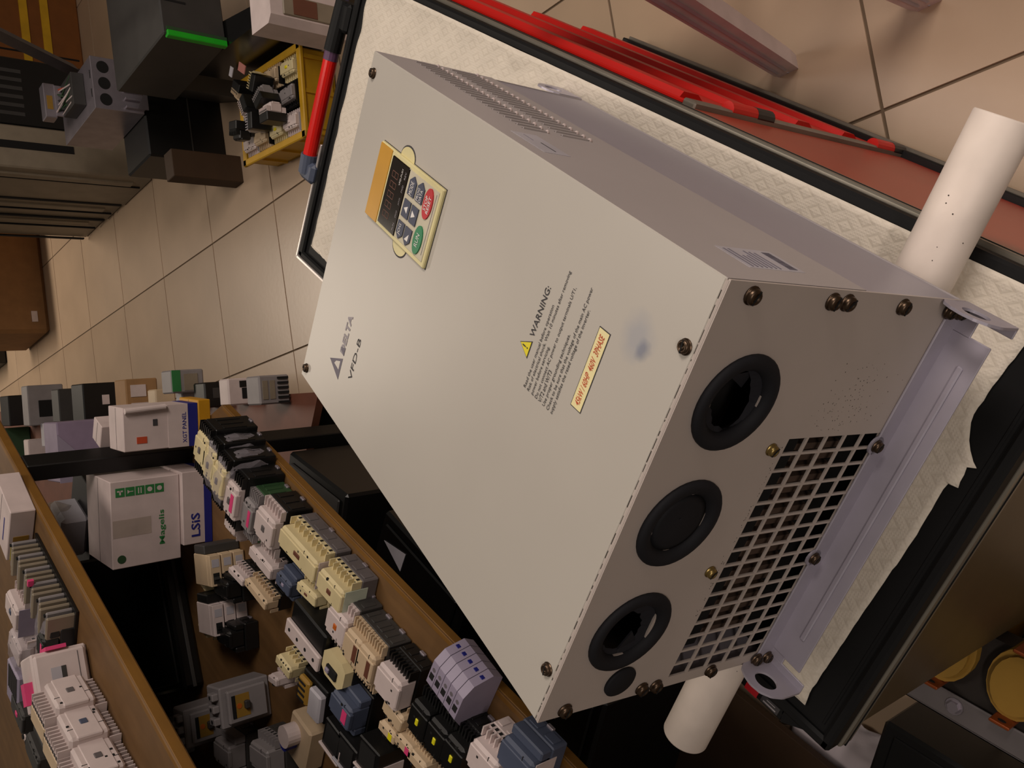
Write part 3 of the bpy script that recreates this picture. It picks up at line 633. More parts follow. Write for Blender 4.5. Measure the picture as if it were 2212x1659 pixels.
for k, (u, v, txt, st_) in enumerate(((893, 1563, 'farthest', 'beige'), (930, 1604, 'middle', 'pink'), (966, 1642, 'nearest', 'beige'))):
    o = C('%s of three black contactors with yellow stickers by the board edge' % txt, 'contactor', foot(u+12, v-6, zm, .060), RY, .090, .0400, .062, 'black', 'black', 3, accent='yellow', zr=.6, group='black contactors with yellow stickers')
for k, (u, v, s_) in enumerate(((836, 1582, 'yellow'), (872, 1612, 'pink'), (900, 1648, None))):
    C(['beige dotted terminal block with yellow tab left of the black contactors', 'beige dotted terminal block with pink patch left of the black contactors', 'plain beige dotted terminal block nearest the bottom of the middle board'][k], 'terminal block', foot(u, v, zm, .05), RY+.05, .036, .042, .05, 'beige', 'beige', 3, accent=None, sticker=s_, dots=9, name='terminal_block', teeth=True)
# lilac rail terminal block lying on the board edge
P = foot(962, 1487, zm, .062); o = thing('terminal_block', 'lilac grey rail terminal block with blue marks at the board edge', 'terminal block', P, RY-.15)
for k in range(5):
    y = -.036+.0145*k
    q = MB().prism([(-.045, 0), (.035, 0), (.045, .02), (.036, .05), (.018, .062), (-.022, .062), (-.05, .038)], 'y', y+.0004, y+.0139, 'lilac').build('terminal', o)
    MB().box(.0385, .0418, y+.004, y+.010, .030, .036, 'blue').build('marker', q); MB().cyl((.005, y+.0072, .060), (.005, y+.0072, .0624), .0034, 'steel', 8).build('screw', q); MB().cyl((-.034, y+.0072, .049), (-.034, y+.0072, .0535), .003, 'cavity', 8).build('wire_hole', q); MB().box(-.012, -.002, y+.003, y+.0115, .0615, .0626, 'cavity').build('slot', q)
C('pinkish white toothed contactor cut by the picture edge', 'contactor', foot(1040, 1652, zm, .06), RY, .075, .055, .06, 'white', 'white', 3, accent=None)
C('blue grey block with white clip at the near board edge', 'relay', foot(1112, 1650, zm, .055), RY, .075, .06, .055, 'blue_grey', 'blue_grey', 2, accent=None, teeth=False, lab='white', name='relay')
# -- inner rows on the middle board
C('flat grey white contactor with round holes behind the cream pair', 'contactor', foot(562, 1215, zm, .060), RY, .045, .085, .060, 'black', 'white', 3, accent=None, dots=3)
C('narrow white piece with comb teeth beside the upper breakers', 'terminal block', foot(510, 1245, zm, .055), RY+.1, .03, .06, .055, 'black', 'white', 3, accent=None, name='terminal_block')
C('long beige contact strip on black block behind the grey white contactor', 'contact block', foot(552, 1283, zm, .055), RY, .035, .085, .055, 'black', 'beige', 4, accent=None, name='contact_block')
C('blue grey auxiliary block with lilac tab left of the cream blocks', 'contact block', foot(612, 1262, zm, .05), RY, .05, .05, .05, 'blue_grey', 'blue_grey', 2, accent='lilac', teeth=False, name='contact_block')
o = thing('overload_relay', 'black relay with long white speckled front panel', 'relay', foot(655, 1378, zm, .07), RY)
MB().box(-.035, .04, -.055, .055, 0, .064, 'black', .003).build('case', o); q = MB().box(-.028, .002, -.057, .057, .063, .071, 'white', .002)
for k in range(4): q.cyl((-.013, -.042+.028*k, .0705), (-.013, -.042+.028*k, .0716), .0034, 'cavity', 8)
q.build('front_panel', o)
o = thing('motor_breaker', 'cream eight sided breaker with dark rocker switch on black block', 'breaker', foot(722, 1446, zm, .065), RY)
MB().box(-.03, .03, -.034, .034, 0, .05, 'black', .002).build('base', o); MB().prism([(-.024, -.02), (-.012, -.033), (.016, -.033), (.026, -.02), (.026, .02), (.014, .033), (-.014, .033), (-.024, .02)], 'z', .05, .066, 'cream').build('front_cover', o); MB().box(-.014, .002, -.014, .016, .065, .070, 'cavity', .001).build('switch_well', o); MB().box(-.010, -.002, .004, .014, .068, .073, 'lilac', .001).build('rocker', o)
breaker('three pole grey breaker beside the green print carton, the farther one', foot(524, 1218, zm), RY+.5, 3, .0245, .06, .062, 'beige', 'three pole breakers', 'grey_dark')
breaker('three pole grey breaker nearer the viewer with black cap', foot(530, 1322, zm), RY+.5, 3, .0245, .06, .062, 'white', 'three pole breakers', 'black')
C('black contactor body below the farther three pole breaker', 'contactor', foot(478, 1272, zm, .06), RY+.4, .055, .06, .06, 'black', 'black', 3, accent=None, teeth=False)
C('black contactor body below the nearer three pole breaker', 'contactor', foot(484, 1378, zm, .06), RY+.4, .055, .06, .06, 'black', 'black', 3, accent=None, teeth=False)
C('small tan contact block left of the farther three pole breaker', 'contact block', foot(436, 1258, zm, .06), RY, .035, .045, .06, 'tan', 'cream', 2, accent='yellow', name='contact_block')
C('small tan contact block left of the nearer three pole breaker', 'contact block', foot(440, 1358, zm, .06), RY, .035, .045, .06, 'tan', 'cream', 2, accent='yellow', name='contact_block')
for k, (u, v) in enumerate(((585, 1500), (503, 1545), (420, 1585))):
    mccb('grey moulded breaker with orange dot, %s of the three under the upper shelf' % ('right one', 'middle one', 'left one')[k], foot(u, v, zm), RY+.55, .078, .06, .10, 'grey', 'grey moulded breakers')
C('cream terminal piece on black block right of the grey breakers', 'terminal block', foot(612, 1440, zm, .065), RY, .04, .05, .065, 'black', 'cream', 2, accent=None, name='terminal_block')
C('white speckled narrow block beside the right grey breaker', 'terminal block', foot(590, 1470, zm, .07), RY+.3, .03, .03, .07, 'white', 'white', 2, accent=None, name='terminal_block')
o = thing('control_transformer', 'small transformer with yellow black coil and grey label', 'transformer', foot(672, 1505, zm, .05), RY+.1)
MB().box(-.032, .032, -.04, .04, 0, .044, 'black', .002).build('core', o); MB().box(-.022, .026, .002, .036, .044, .056, 'coil', .004).build('winding', o); MB().box(-.026, .026, -.042, -.004, .044, .058, 'stickerg', .003).build('label_cover', o)
q = MB()
for k in range(4): q.box(-.018+.011*k, -.014+.011*k, .010, .034, .0555, .0572, 'cavity')
q.build('black_stripes', o)
C('blue grey contactor with pink sticker right of the small transformer', 'contactor', foot(735, 1535, zm, .07), RY, .07, .06, .07, 'black', 'blue_grey', 3, accent=None, sticker='pink', teeth=False)
o = thing('rotary_switch', 'beige round switch block with white and blue knob', 'switch', foot(632, 1606, zm, .05), RY)
MB().box(-.045, .045, -.035, .035, 0, .04, 'beige', .004).build('body', o); MB().cyl((.012, .01, .04), (.012, .01, .064), .020, 'white', 20).build('knob', o); MB().cyl((-.006, .012, .04), (-.006, .012, .060), .014, 'blue', 16).build('blue_cap', o)
for k, (u, v, lb, wl) in enumerate(((716, 1600, 'black relay box with white end label behind the open one', 'white'), (745, 1632, 'open black relay box with white rims near the picture edge', 'stickerg'), (792, 1640, 'tall black relay box with printed white label', 'white'))):
    o = thing('relay_box', lb, 'relay', foot(u, v, zm, .07), RY+.05*k)
    MB().box(-.026, .026, -.028, .028, 0, .068, 'black', .002).build('case', o); MB().box(-.028, .0, -.0295, -.027, .02, .070, wl).build('end_label', o); MB().box(-.028, -.024, -.030, .030, .052, .072, wl, .001).build('rim', o); MB().box(-.016, .02, -.02, .02, .066, .0695, 'cavity').build('opening', o)
C('dim grey contactor at the left end below the beige switch', 'contactor', foot(560, 1640, zm, .07), RY+.4, .08, .07, .07, 'grey_dark', 'grey', 3, accent=None)
C('dim grey breaker left of the beige round switch', 'breaker', foot(480, 1630, zm, .07), RY+.4, .08, .07, .07, 'grey_dark', 'grey', 3, accent=None, name='breaker', teeth=False)
# -- boxes behind
pl_ = at(460, 1168, zm); pr_ = at(456, 1013, zm); mid = (pl_+pr_)/2; wL = (pr_-pl_).length; yL = math.atan2(pr_.y-pl_.y, pr_.x-pl_.x)
bl = carton('flat white carton with blue bottom stripe under the green print box', (mid.x, mid.y, zm+.0012), yL, wL, .125, .062, 'white_box')
MB().box(-wL/2-.0004, wL/2+.0004, -.0006, .1235, 0, .016, 'blue').build('blue_stripe', bl)
text('LSiS', 'blue', bl, fr(bl, -wL/2+.016, .026, -.0006), .050, .019, bold=.02)
mg = carton('white box with green words and symbols stacked on the blue striped carton', (mid.x-.020, mid.y+.004, zm+.0640), yL, .178, .150, .138, 'white_box')
text('Magelis', 'green', mg, fr(mg, -.052, .030), .072, .014, bold=.015)
q = None
for k in range(5):
    x, z = .066, .119-.0195*(4-k); z = .119-.0195*k
    e = MB().box(x-.009, x+.009, -.0007, .0002, z-.0088, z+.0088, 'green').build('green_square', mg)
    if k == 0: MB().box(x-.005, x+.004, -.0012, -.0006, z-.0015, z+.0015, 'white_box').box(x+.001, x+.004, -.0012, -.0006, z-.0055, z+.0055, 'white_box').build('symbol', e)
    elif k == 1: MB().prism([(x-.004, z+.005), (x+.004, z+.005), (x, z)], 'y', -.0012, -.0006, 'white_box').box(x-.0007, x+.0007, -.0012, -.0006, z-.006, z+.001, 'white_box').build('symbol', e)
    elif k == 2: MB().box(x-.006, x+.006, -.0012, -.0006, z-.003, z-.0012, 'white_box').box(x-.006, x+.006, -.0012, -.0006, z+.002, z+.0038, 'white_box').build('symbol', e)
    else: MB().prism([(x+.005*math.cos(2*PI*j/12), z+.005*math.sin(2*PI*j/12)) for j in range(12)], 'y', -.0012, -.0006, 'white_box').build('symbol', e)
MB().box(-.025, .010, -.0008, .0002, .060, .135, 'film_dim').build('tape_patch', mg)
MB().prism([(-.070+.0085*math.cos(2*PI*j/16), .120+.0085*math.sin(2*PI*j/16)) for j in range(16)], 'y', -.0007, .0002, 'dk_green').build('round_mark', mg)
p1, p2 = at(465, 946, zm), at(449, 879, zm); mid2 = (p1+p2)/2; w2 = (p2-p1).length; y2 = yL + .03; w2 = .088
cbx = carton('thin brown cardboard box under the upright blue striped carton', (mid2.x, mid2.y, zm+.0012), y2, w2+.01, .10, .026, 'ochre')
xg = carton('upright white carton with blue bottom stripe and small red print behind post', (mid2.x-.003, mid2.y+.003, zm+.0278), y2, w2, .085, .150, 'white_box')
MB().box(-w2/2-.0004, w2/2+.0004, -.0006, .084, 0, .020, 'blue').build('blue_stripe', xg); MB().box(-w2/2, w2/2, -.0010, 0, .0205, .062, 'white').build('white_band', xg)
text('XGT PANEL', 'blue', xg, fr(xg, -w2/2+.008, .0245, -.0012), w2*.72, .0085, bold=.01)
MB().box(w2*.05, w2*.2, -.001, .0002, .083, .092, 'ink').build('dark_print', xg); MB().box(-w2*.33, -w2*.18, -.001, .0002, .105, .125, 'red_ink').build('red_print', xg)
MB().cyl((w2/2-.002, -.006, .068), (w2/2-.006, -.006, .148), .006, 'white', 12).build('rolled_flap', xg)
for k, z in enumerate((zm+.063, zm+.098, zm+.140)):
    o = carton('%s little white carton standing between rack post and green print box' % ('lowest', 'red marked', 'topmost')[k], (-.640, 1.338-.0+.03, z), RY, .05, .05, (.0345, .0415, .038)[k], 'white_box')
    if k == 1: MB().box(-.012, .004, -.0008, .0002, .010, .030, 'red_ink').build('red_mark', o)
bc = carton('black steel case supporting the film wrapped grey device at the back', tuple(foot(330, 1140, zm)), RY, .22, .16, .14, 'black', 'case', 'equipment_case', False)
MB().box(-.10, .10, -.001, 0, .06, .064, 'grey_mid').build('front_seam', bc)
gp = bc.location.copy(); o = thing('wrapped_device', 'pale grey device wrapped in clear film on the black case', 'device', (gp.x-.01, gp.y+.02, zm+.1405), RY)
MB().box(-.055, .05, 0, .10, 0, .060, 'stickerg', .008).build('housing', o)
q = MB(); vs = bmesh.ops.create_icosphere(q.bm, subdivisions=3, radius=1)['verts']; q.mi('film_dim')
for v in vs:
    n_ = 1+.22*mnoise.noise(v.co*2.6)+.10*mnoise.noise(v.co*8); v.co = Vector((v.co.x*.062*n_-.01, .065+v.co.y*.058*n_, max(.0005, .048+v.co.z*.048*n_+ (.02 if v.co.z > .3 else 0))))
q.build('plastic_film', o)
p = foot(335, 1330, zm); o = thing('equipment_case', 'black glossy flat case leaning diagonal under the upper shelf', 'case', (p.x+.06, p.y-.07, zm+.0012), RY+.75)
MB().box(-.17, .17, -.15, .13, 0, .045, 'black_gloss', .006).build('shell', o); MB().box(-.155, .155, -.13, .115, .0445, .050, 'black', .004).build('lid', o); MB().box(-.17, .17, -.1535, -.1495, .018, .026, 'grey_dark', .001).build('metal_edge', o)
p = foot(230, 1330, zm); o = thing('equipment_case', 'dull black upright case in the dark back of the rack', 'case', (p.x+.0, p.y+.0, zm), RY)
MB().box(-.10, .10, -.05, .05, 0, .20, 'black', .004).build('shell', o); MB().box(-.08, .08, -.052, -.049, .02, .18, 'grey_dark', .002).build('front_panel', o)
# -- upper board
def up(u, v, h): return foot(u, v, zu, h)
p1, p2 = at(4, 1212, zu), at(50, 1195, zu)
yb_ = carton('white carton with yellow print at the far end of the upper shelf', tuple(up(22, 1160, .04)), RY-.12, .11, .12, .042, 'white_box')
MB().box(-.055, -.02, -.0008, .0002, .006, .036, 'warn').box(-.012, -.002, -.0008, .0002, .008, .034, 'coil').build('yellow_print', yb_); MB().box(-.03, .02, .03, .034, .0418, .0426, 'blue').build('blue_print', yb_)
p = up(62, 1282, .045); o = thing('terminal_strip', 'long strip of grey terminal slices bagged in film on upper shelf', 'terminal strip', p, RY)
for k in range(17):
    y = .118-.0145*k; MB().box(-.024, .026, y+.0003, y+.0068, 0, .043+.003*(k % 3), 'cab_grey' if k % 3 else 'grey', .002).cyl((.02, y+.005, .04), (.02, y+.005, .0455), .003, 'cavity', 8).build('slice', o)
MB().box(-.032, .034, -.120, .130, 0, .004, 'black').build('rail', o); MB().box(.022, .033, -.012, -.006, .040, .049, 'pink').build('pink_tab', o)
o = C('grey terminal piece half covered by torn film with pink tag', 'terminal block', up(92, 1362, .04), RY, .06, .06, .04, 'black', 'grey_dark', 2, accent='pink', film='film', name='terminal_block')
o = C('black block with bright pink square tag behind the cream breaker', 'relay', up(88, 1398, .05), RY+.1, .07, .035, .05, 'black', 'black', 2, accent=None, sticker='pink', teeth=False, name='relay')
P = up(196, 1446, 0); mc = thing('moulded_breaker', 'large cream moulded breaker with small window and pink tags on upper shelf', 'breaker', P, RY+.78)
MB().box(-.044, .044, 0, .07, 0, .082, 'white', .003).build('case', mc); MB().box(-.040, .040, -.010, .001, .004, .080, 'white', .004).build('front_cover', mc)
MB().box(-.014, .016, -.0106, -.0095, .036, .058, 'stickerg').box(-.014, .016, -.0110, -.0098, .036, .043, 'grey_dark').build('window', mc); MB().box(-.03, .034, -.0105, -.0095, .016, .0172, 'grey_mid').build('groove', mc)
MB().box(-.03, .004, .008, .03, .082, .094, 'pink').build('pink_tag', mc); MB().box(.044, .050, -.006, .022, .03, .06, 'pink').build('pink_tag', mc)
for k, (u, v) in enumerate(((222, 1512), (252, 1578), (285, 1650))):
    o = C('white contactor with toothed lower edge, %s of three on upper shelf' % ('farthest', 'middle', 'nearest')[k], 'contactor', up(u-4, v-4, 0), RY+.12, .090, .0715, .060, 'beige', 'white', 4, side=True, accent=('grey_mid', 'blue_grey', 'grey_mid')[k], group='white contactors on the upper shelf', dots=4)
for k, (u, v) in enumerate(((120, 1530), (60, 1610))):
    q = thing('terminal_strip', ('white strip of four screw terminals beside the white contactors', 'light bar shaped terminal strip near the left picture edge')[k], 'terminal strip', up(u, v, .02), RY+.2)
    MB().box(-.010, .010, -.045, .045, 0, .018, 'white', .003).build('body', q)
    for j in range(4): MB().cyl((0, -.033+.022*j, .018), (0, -.033+.022*j, .0205), .005, 'cavity', 10).build('screw_well', q)
o = thing('vented_unit', 'lilac white unit with louvred vent at the left picture edge', 'device', up(30, 1478, .05), RY+.1); MB().box(-.05, .03, -.03, .045, 0, .05, 'lilac', .003).build('housing', o)
for k in range(9): MB().box(-.02, .026, -.025+.0065*k, -.0225+.0065*k, .0495, .0515, 'grey_dark').build('slot', o)
C('white contactor with blue grey window at the left picture edge', 'contactor', up(25, 1320, .055), RY, .08, .07, .055, 'white', 'white', 3, accent='blue_grey', lab='lilac')
C('contactor hidden under crumpled clear film beside the terminal strip', 'contactor', up(32, 1400, .05), RY, .07, .07, .05, 'white', 'white', 3, accent=None, film='film')
C('dark grey contactor with square openings left of white contactors, farther', 'contactor', up(38, 1540, .05), RY, .075, .075, .05, 'grey_dark', 'grey_dark', 3, accent='pink', teeth=False)
C('dark grey contactor with square openings left of white contactors, nearer', 'contactor', up(70, 1632, .05), RY, .075, .075, .05, 'grey_dark', 'grey_dark', 3, accent=None, teeth=False)
# -- black things on the bottom board and loose scraps
for k, (x, y, a, b, h_, mm) in enumerate(((-.36, -.07, .40, .26, .37, 'black'), (-.36, -.40, .42, .30, .33, 'black_gloss'), (-.36, -.76, .40, .30, .29, 'black'))):
    P = RM @ Vector((x, y, zb+.001)); o = thing('equipment_case', ('tall black case', 'wide glossy black case', 'low black case')[k] + ' on the bottom board, ' + ('farthest from viewer', 'middle of three', 'nearest to viewer')[k], 'case', P, RY+(.1, -.08, .05)[k])
    MB().box(-a/2, a/2, -b/2, b/2, 0, h_, mm, .006).build('shell', o); MB().box(-a/2+.02, a/2-.02, -b/2+.02, b/2-.02, h_-.001, h_+.006, 'grey_dark' if k == 0 else mm, .003).build('lid', o)
    MB().box(-.03, .05, -.01, .012, h_+.0055, h_+.0065, 'grey_mid').build('label', o)
MB_ = MB().prism([(-.02, -.03), (.018, -.03), (.0, .035)], 'z', 0, .001, 'grey'); P = RM @ Vector((-.245, -.20, zb+.3065)); 
o = MB().prism([(-.022, -.035), (.022, -.035), (.0, .04)], 'z', 0, .0012, 'stickerg').build('paper_scrap', None, False, RM @ Vector((-.20, -.335, zb+.338))); tag(o, 'pale pointed paper scrap on the glossy black case in the gap', 'paper'); MB_.bm.free()
o = MB().box(-.03, .03, -.02, .02, 0, .0012, 'grey_mid').build('paper_tag', None, False, RM @ Vector((-.22, -.80, zb+.298))); tag(o, 'small grey tag on the low black case beside the drive', 'tag')

# ------------------------------------------------------------------ low bench behind the rack with its row of devices
bz = .30; A_, B_ = Vector((-.60, 1.42)), Vector((-2.62, 4.55)); d_ = (B_-A_).normalized(); nl = Vector((-d_.y, d_.x))
BR = math.atan2(d_.y, d_.x) - PI/2                       # local y runs away along the bench, local -x... to the left
bench = thing('low_bench', 'low black bench with grey top running behind the shelf rack', 'bench', (A_.x, A_.y, 0), BR)
Lb = (B_-A_).length
MB().prism([(0, 0), (0, Lb), (-.75, Lb), (-.75, .42)], 'z', bz-.022, bz-.0006, 'brown_lab').build('bench_top', bench)
MB().prism([(-.02, .03), (-.02, Lb-.02), (-.73, Lb-.02), (-.73, .45)], 'z', .0, bz-.0225, 'black').build('body', bench)
MB().box(-.0195, -.012, .05, .30, .03, .262, 'grey_dark').build('door', bench)
def dev(name, label, cat, u, v, a, b, h, m_, rz=0, z=bz):
    P = foot(u, v, z); o = thing(name, label, cat, P, BR+rz); MB().box(-a/2, a/2, -b/2, b/2, 0, h, m_, .004).build('housing', o); return o
o = dev('finned_unit', 'grey unit with window frames and dark cooling fins at the bench end', 'device', 612, 840, .075, .075, .085, 'grey')
for k in range(6): MB().box(-.036+.0125*k, -.030+.0125*k, -.042, -.036, .004, .034, 'cavity').build('fin', o)
for z0 in (.042, .062): MB().box(-.024, .024, -.0395, -.037, z0, z0+.014, 'cab_grey').build('window', o)
o = dev('switch_unit', 'white switch unit with dark side next to the finned unit', 'device', 528, 845, .075, .06, .060, 'white')
MB().box(-.02, .01, -.032, -.029, .006, .02, 'cavity').box(.012, .03, -.032, -.029, .0, .026, 'black').build('dark_part', o)
o = dev('control_block', 'square black control block between white unit and grey device on the bench', 'device', 470, 852, .075, .08, .055, 'black')
MB().box(-.01, .02, -.041, -.039, .01, .03, 'grey_dark').build('face', o)
o = dev('panel_meter', 'grey device with framed window and green end on the bench', 'device', 430, 822, .07, .08, .100, 'grey', 0)
MB().box(-.028, .022, -.042, -.039, .02, .062, 'cab_grey').build('window', o); MB().box(-.030, .034, -.041, -.038, .072, .098, 'green').build('green_end', o)
o = dev('small_drive', 'light grey small drive with round knob behind the striped carton', 'device', 425, 858, .06, .05, .055, 'stickerg', 0)
MB().cyl((.008, -.026, .012), (.008, -.023, .012), .005, 'cavity', 10).build('knob', o)
o = dev('terminal_box', 'cream terminal box with yellow tab behind the striped carton', 'device', 372, 862, .07, .07, .065, 'beige')
MB().box(-.030, -.022, -.0365, -.034, .006, .05, 'warn').build('yellow_tab', o)
o = dev('plastic_crate', 'tan crate holding two white panels on the low bench', 'crate', 330, 858, .13, .11, .105, 'tan')
for k in (0, 1): MB().box(-.055+.06*k, -.015+.06*k, -.058, -.054, .02+.02*k, .09, 'white').build('white_panel', o)
o = dev('relay_block', 'wide black relay block with small white square label on the bench', 'device', 248, 866, .14, .14, .13, 'black')
MB().box(-.01, .025, -.0725, -.0695, .04, .065, 'white').build('label', o)
o = dev('contact_stack', 'stack of cream and black contact pieces on the low bench', 'device', 190, 872, .13, .10, .12, 'grey_dark')
for k in range(4): MB().box(-.055+.028*k, -.032+.028*k, -.055, -.049, .015+.02*(k % 2), .07, 'cream' if k % 2 else 'white').build('piece', o)
o = dev('open_frame', 'light grey open frame with dark hollow near far bench end', 'device', 132, 872, .17, .10, .14, 'grey')
MB().box(-.05, .02, -.0525, -.049, .03, .10, 'cavity').build('hollow', o)
dev('battery_case', 'flat black case at the far end of the low bench', 'case', 72, 884, .14, .16, .12, 'black')
o = dev('wood_plank', 'short tan wooden plank lying on the bench behind the lilac cabinet', 'plank', 268, 902, .07, .40, .018, 'tan')
o = dev('drive_cabinet', 'tall lilac grey drive cabinet with window behind the rack post', 'drive', 303, 958, .20, .16, .29, 'purple', 0)
MB().box(-.02, .10, -.083, -.079, .08, .15, 'purple_dk').box(-.02, .10, -.0835, -.0795, .148, .153, 'cavity').build('window', o); MB().box(-.035, -.018, -.084, -.079, .10, .125, 'pink').build('pink_label', o)
MB().prism([(-.101, .14), (-.101, .291), (.06, .291)], 'y', -.0815, -.0795, 'lilac').build('slanted_cover', o)
for k in (0, 1): MB().box(-.08+.03*k, -.062+.03*k, -.0835, -.0795, .255+.012*k, .272+.012*k, 'cavity').build('square_hole', o)
dev('carton', 'upright pale carton left of the lilac drive cabinet', 'box', 128, 968, .10, .08, .13, 'white', 0)
dev('carton', 'grey pale carton wedged behind the upright pale one', 'box', 150, 935, .10, .08, .10, 'stickerg', 0)
dev('battery_case', 'dark green case behind the pale cartons at left', 'case', 60, 968, .20, .16, .12, 'dk_green', .1)

# ------------------------------------------------------------------ right-hand far corner of the shop
ge, gt = Vector((-.644, .765, 0)), Vector((.765, .644, 0)); g0 = Vector((-.43, 2.62, 0)); GR = math.radians(40.1)
def G(s, t, z=0): return g0 + ge*s + gt*t + Vector((0, 0, z))
def gbox(name, label, cat, s0, s1, t0, t1, z0, z1, m_, b=.006, part='body'):
    o = thing(name, label, cat, G((s0+s1)/2, (t0+t1)/2, z0), GR); MB().box(-(t1-t0)/2, (t1-t0)/2, -(s1-s0)/2, (s1-s0)/2, 0, z1-z0, m_, b).build(part, o); return o
# yellow crate of contactors
c1, c2 = at(600, 362, 0), at(660, 285, .121); CRR = math.atan2(c1.y-c2.y, c1.x-c2.x) - PI/2; CRO = Vector(((c1.x+c2.x)/2, (c1.y+c2.y)/2, 0)) + Vector((math.cos(CRR), math.sin(CRR), 0))*.125
def CG(x, y, z): return CRO + RZ(CRR) @ Vector((x, y, z))
cr = thing('plastic_crate', 'yellow plastic crate heaped with contactors behind the cart', 'crate', CRO, CRR)
hx, hy = .125, .19
MB().box(-hx, hx, -hy, hy, .004, .012, 'crate_yel').build('crate_floor', cr)
for a in ((-hx, -hx+.008, -hy, hy), (hx-.008, hx, -hy, hy), (-hx, hx, -hy, -hy+.008), (-hx, hx, hy-.008, hy)): MB().box(*a, .004, .110, 'crate_yel', .002).build('side_panel', cr)
q = MB()
for a in ((-hx-.012, -hx+.010, -hy-.012, hy+.012), (hx-.010, hx+.012, -hy-.012, hy+.012), (-hx-.012, hx+.012, -hy-.012, -hy+.010), (-hx-.012, hx+.012, hy-.010, hy+.012)): q.box(*a, .108, .121, 'crate_yel', .003)
for y in (-.12, .0, .12): q.box(-hx-.006, -hx, y-.006, y+.006, .01, .109, 'crate_yel')
for x in (-.1, .0, .1): q.box(x-.006, x+.006, -hy-.006, -hy, .01, .109, 'crate_yel')
q.build('rim', cr)
rr = random.Random(21); n = 0; kinds = ['white', 'grey', 'cream', 'stickerg', 'beige', 'lilac']
words = ['white', 'grey', 'cream', 'pale', 'beige', 'lilac']; spots = []
for r_ in range(4):
    for c_ in range(3):
        x, y = -.079+.079*c_, -.135+.090*r_; k = (r_*2+c_) % 6
        o = contactor('%s contactor in the yellow crate, %s row from the near end, %s' % (words[k], ('first', 'second', 'third', 'fourth')[r_], ('left', 'centre', 'right')[c_]), 'contactor', CG(x, y, .0125), CRR+rr.uniform(-.05, .05), .070, .076, .105+rr.uniform(0, .02), 'black', kinds[k], 3, accent=rr.choice(['warn', 'grey_mid', 'white', None]), group='contactors in the yellow crate', dots=5, lab=rr.choice([None, 'stickerg', 'black']), comb='black' if k % 2 else 'top', zr=.8)
for k in range(7):
    contactor('loose %s contactor tipped on top of the crate heap, %s' % (['white', 'grey', 'cream', 'pale', 'white bodied', 'beige', 'black'][k], ['nearest', 'second along', 'third along', 'fourth along', 'fifth along', 'sixth along', 'farthest'][k]), 'contactor', CG(-.055+.055*(k % 3), -.11+.034*k, .139), CRR+.5*k, .062, .05, .055, 'black', ['white', 'grey', 'cream', 'stickerg', 'white', 'beige', 'black'][k], 3, accent=None, side=True, group='contactors in the yellow crate', dots=5)
gbox('wood_plinth', 'dark brown wooden plinth on the floor beside the yellow crate', 'plinth', 0.035, .10, -.045, .05, 0, .245, 'brown_dark', .002)
a_ = gbox('equipment_case', 'black steel case under the drive with three round holes', 'case', .14, .36, .06, .48, 0, .277, 'black'); MB().box(-.2, .2, -.1115, -.1095, .12, .124, 'grey_dark').build('seam', a_)
# grey drive with three round holes and open top tray
td = thing('opened_drive', 'grey steel drive with three round cable holes and an open terminal tray', 'drive', at(313, 247, .279), GR)
td.scale = (.80, .80, .74)
MB().box(0, .225, 0, .43, 0, .215, 'steel', .002).build('housing', td)
for k in range(3): MB().cyl((.042+.070*k, -.0015, .165), (.042+.070*k, .001, .165), .026, 'cavity', 20).build('cable_hole', td)
for k in range(6): MB().box(.012+.036*k, .022+.036*k, -.018, .0, .0, .085, 'steel', .001).build('fin', td)
for x in (.055, .135): MB().box(x, x+.035, .018, .024, .2145, .2162, 'cavity').build('slot', td)
MB().box(.05, .19, .10, .25, .2155, .27, 'grey_dark', .002).box(.052, .188, .245, .253, .2155, .30, 'steel', .002).build('terminal_tray', td)
MB().box(.045, .195, .25, .31, .295, .345, 'steel', .003).box(.08, .14, .249, .251, .31, .335, 'coil').build('upright_cover', td)
q = MB(); rr = random.Random(8)
for k in range(14): q.cyl((rr.uniform(.06, .18), rr.uniform(.11, .2), .268), (rr.uniform(.06, .18), .245, rr.uniform(.26, .3)), .0035, rr.choice(['dk_green', 'black', 'red_ink', 'white']), 6)
q.build('wires', td, True)
MB().prism([(-.002, 0), (.10, 0), (-.002, .05)], 'y', -.05, -.046, 'steel').build('bracket', td)
# dark tops, laptop-like black cases, green edged unit
def pxbox(label, pts, zt, m_):
    P = []
    for u, v in pts:
        l_ = RZ(-CRR) @ (at(u, v, zt) - CRO)
        if l_.x < hx+.03 and l_.y < hy+.12: l_.x = hx+.03                 # keep clear of the crate
        P.append(CRO + RZ(CRR) @ l_)
    c = sum(P, Vector())/len(P); c.z = 0
    o = thing('equipment_case', label, 'case', c); MB().prism([(p_.x-c.x, p_.y-c.y) for p_ in P], 'z', 0, zt, m_).build('body', o); return o
b_ = pxbox('wide black case with small white tags behind the yellow crate', [(415, 196), (455, 60), (770, 20), (752, 150), (650, 214)], .25, 'black_gloss')
def tagon(o, u, v, z, a, b, m_, nm): P = at(u, v, z); MB().box(P.x-o.location.x-a, P.x-o.location.x+a, P.y-o.location.y-b, P.y-o.location.y+b, z-.0005, z+.002, m_).build(nm, o)
tagon(b_, 500, 155, .25, .014, .010, 'stickerg', 'white_tag'); tagon(b_, 523, 147, .25, .012, .022, 'pinkbrown', 'dull_tag')
c_ = pxbox('dark grey case between the black case and three hole drive', [(320, 200), (340, 100), (428, 62), (392, 192)], .249, 'grey_dark')
gu = thing('dark_unit', 'dark grey unit with bright green front edge and slotted side', 'device', at(490, 99, .2515), GR)
MB().box(0, .36, 0, .40, 0, .185, 'grey_dark', .004).build('housing', gu); MB().box(-.006, .012, -.008, .012, 0, .175, 'green_vivid', .002).build('green_edge', gu); MB().box(.012, .022, -.006, .002, 0, .175, 'dk_green').build('green_seam', gu)  # vivid green strip along the front edge
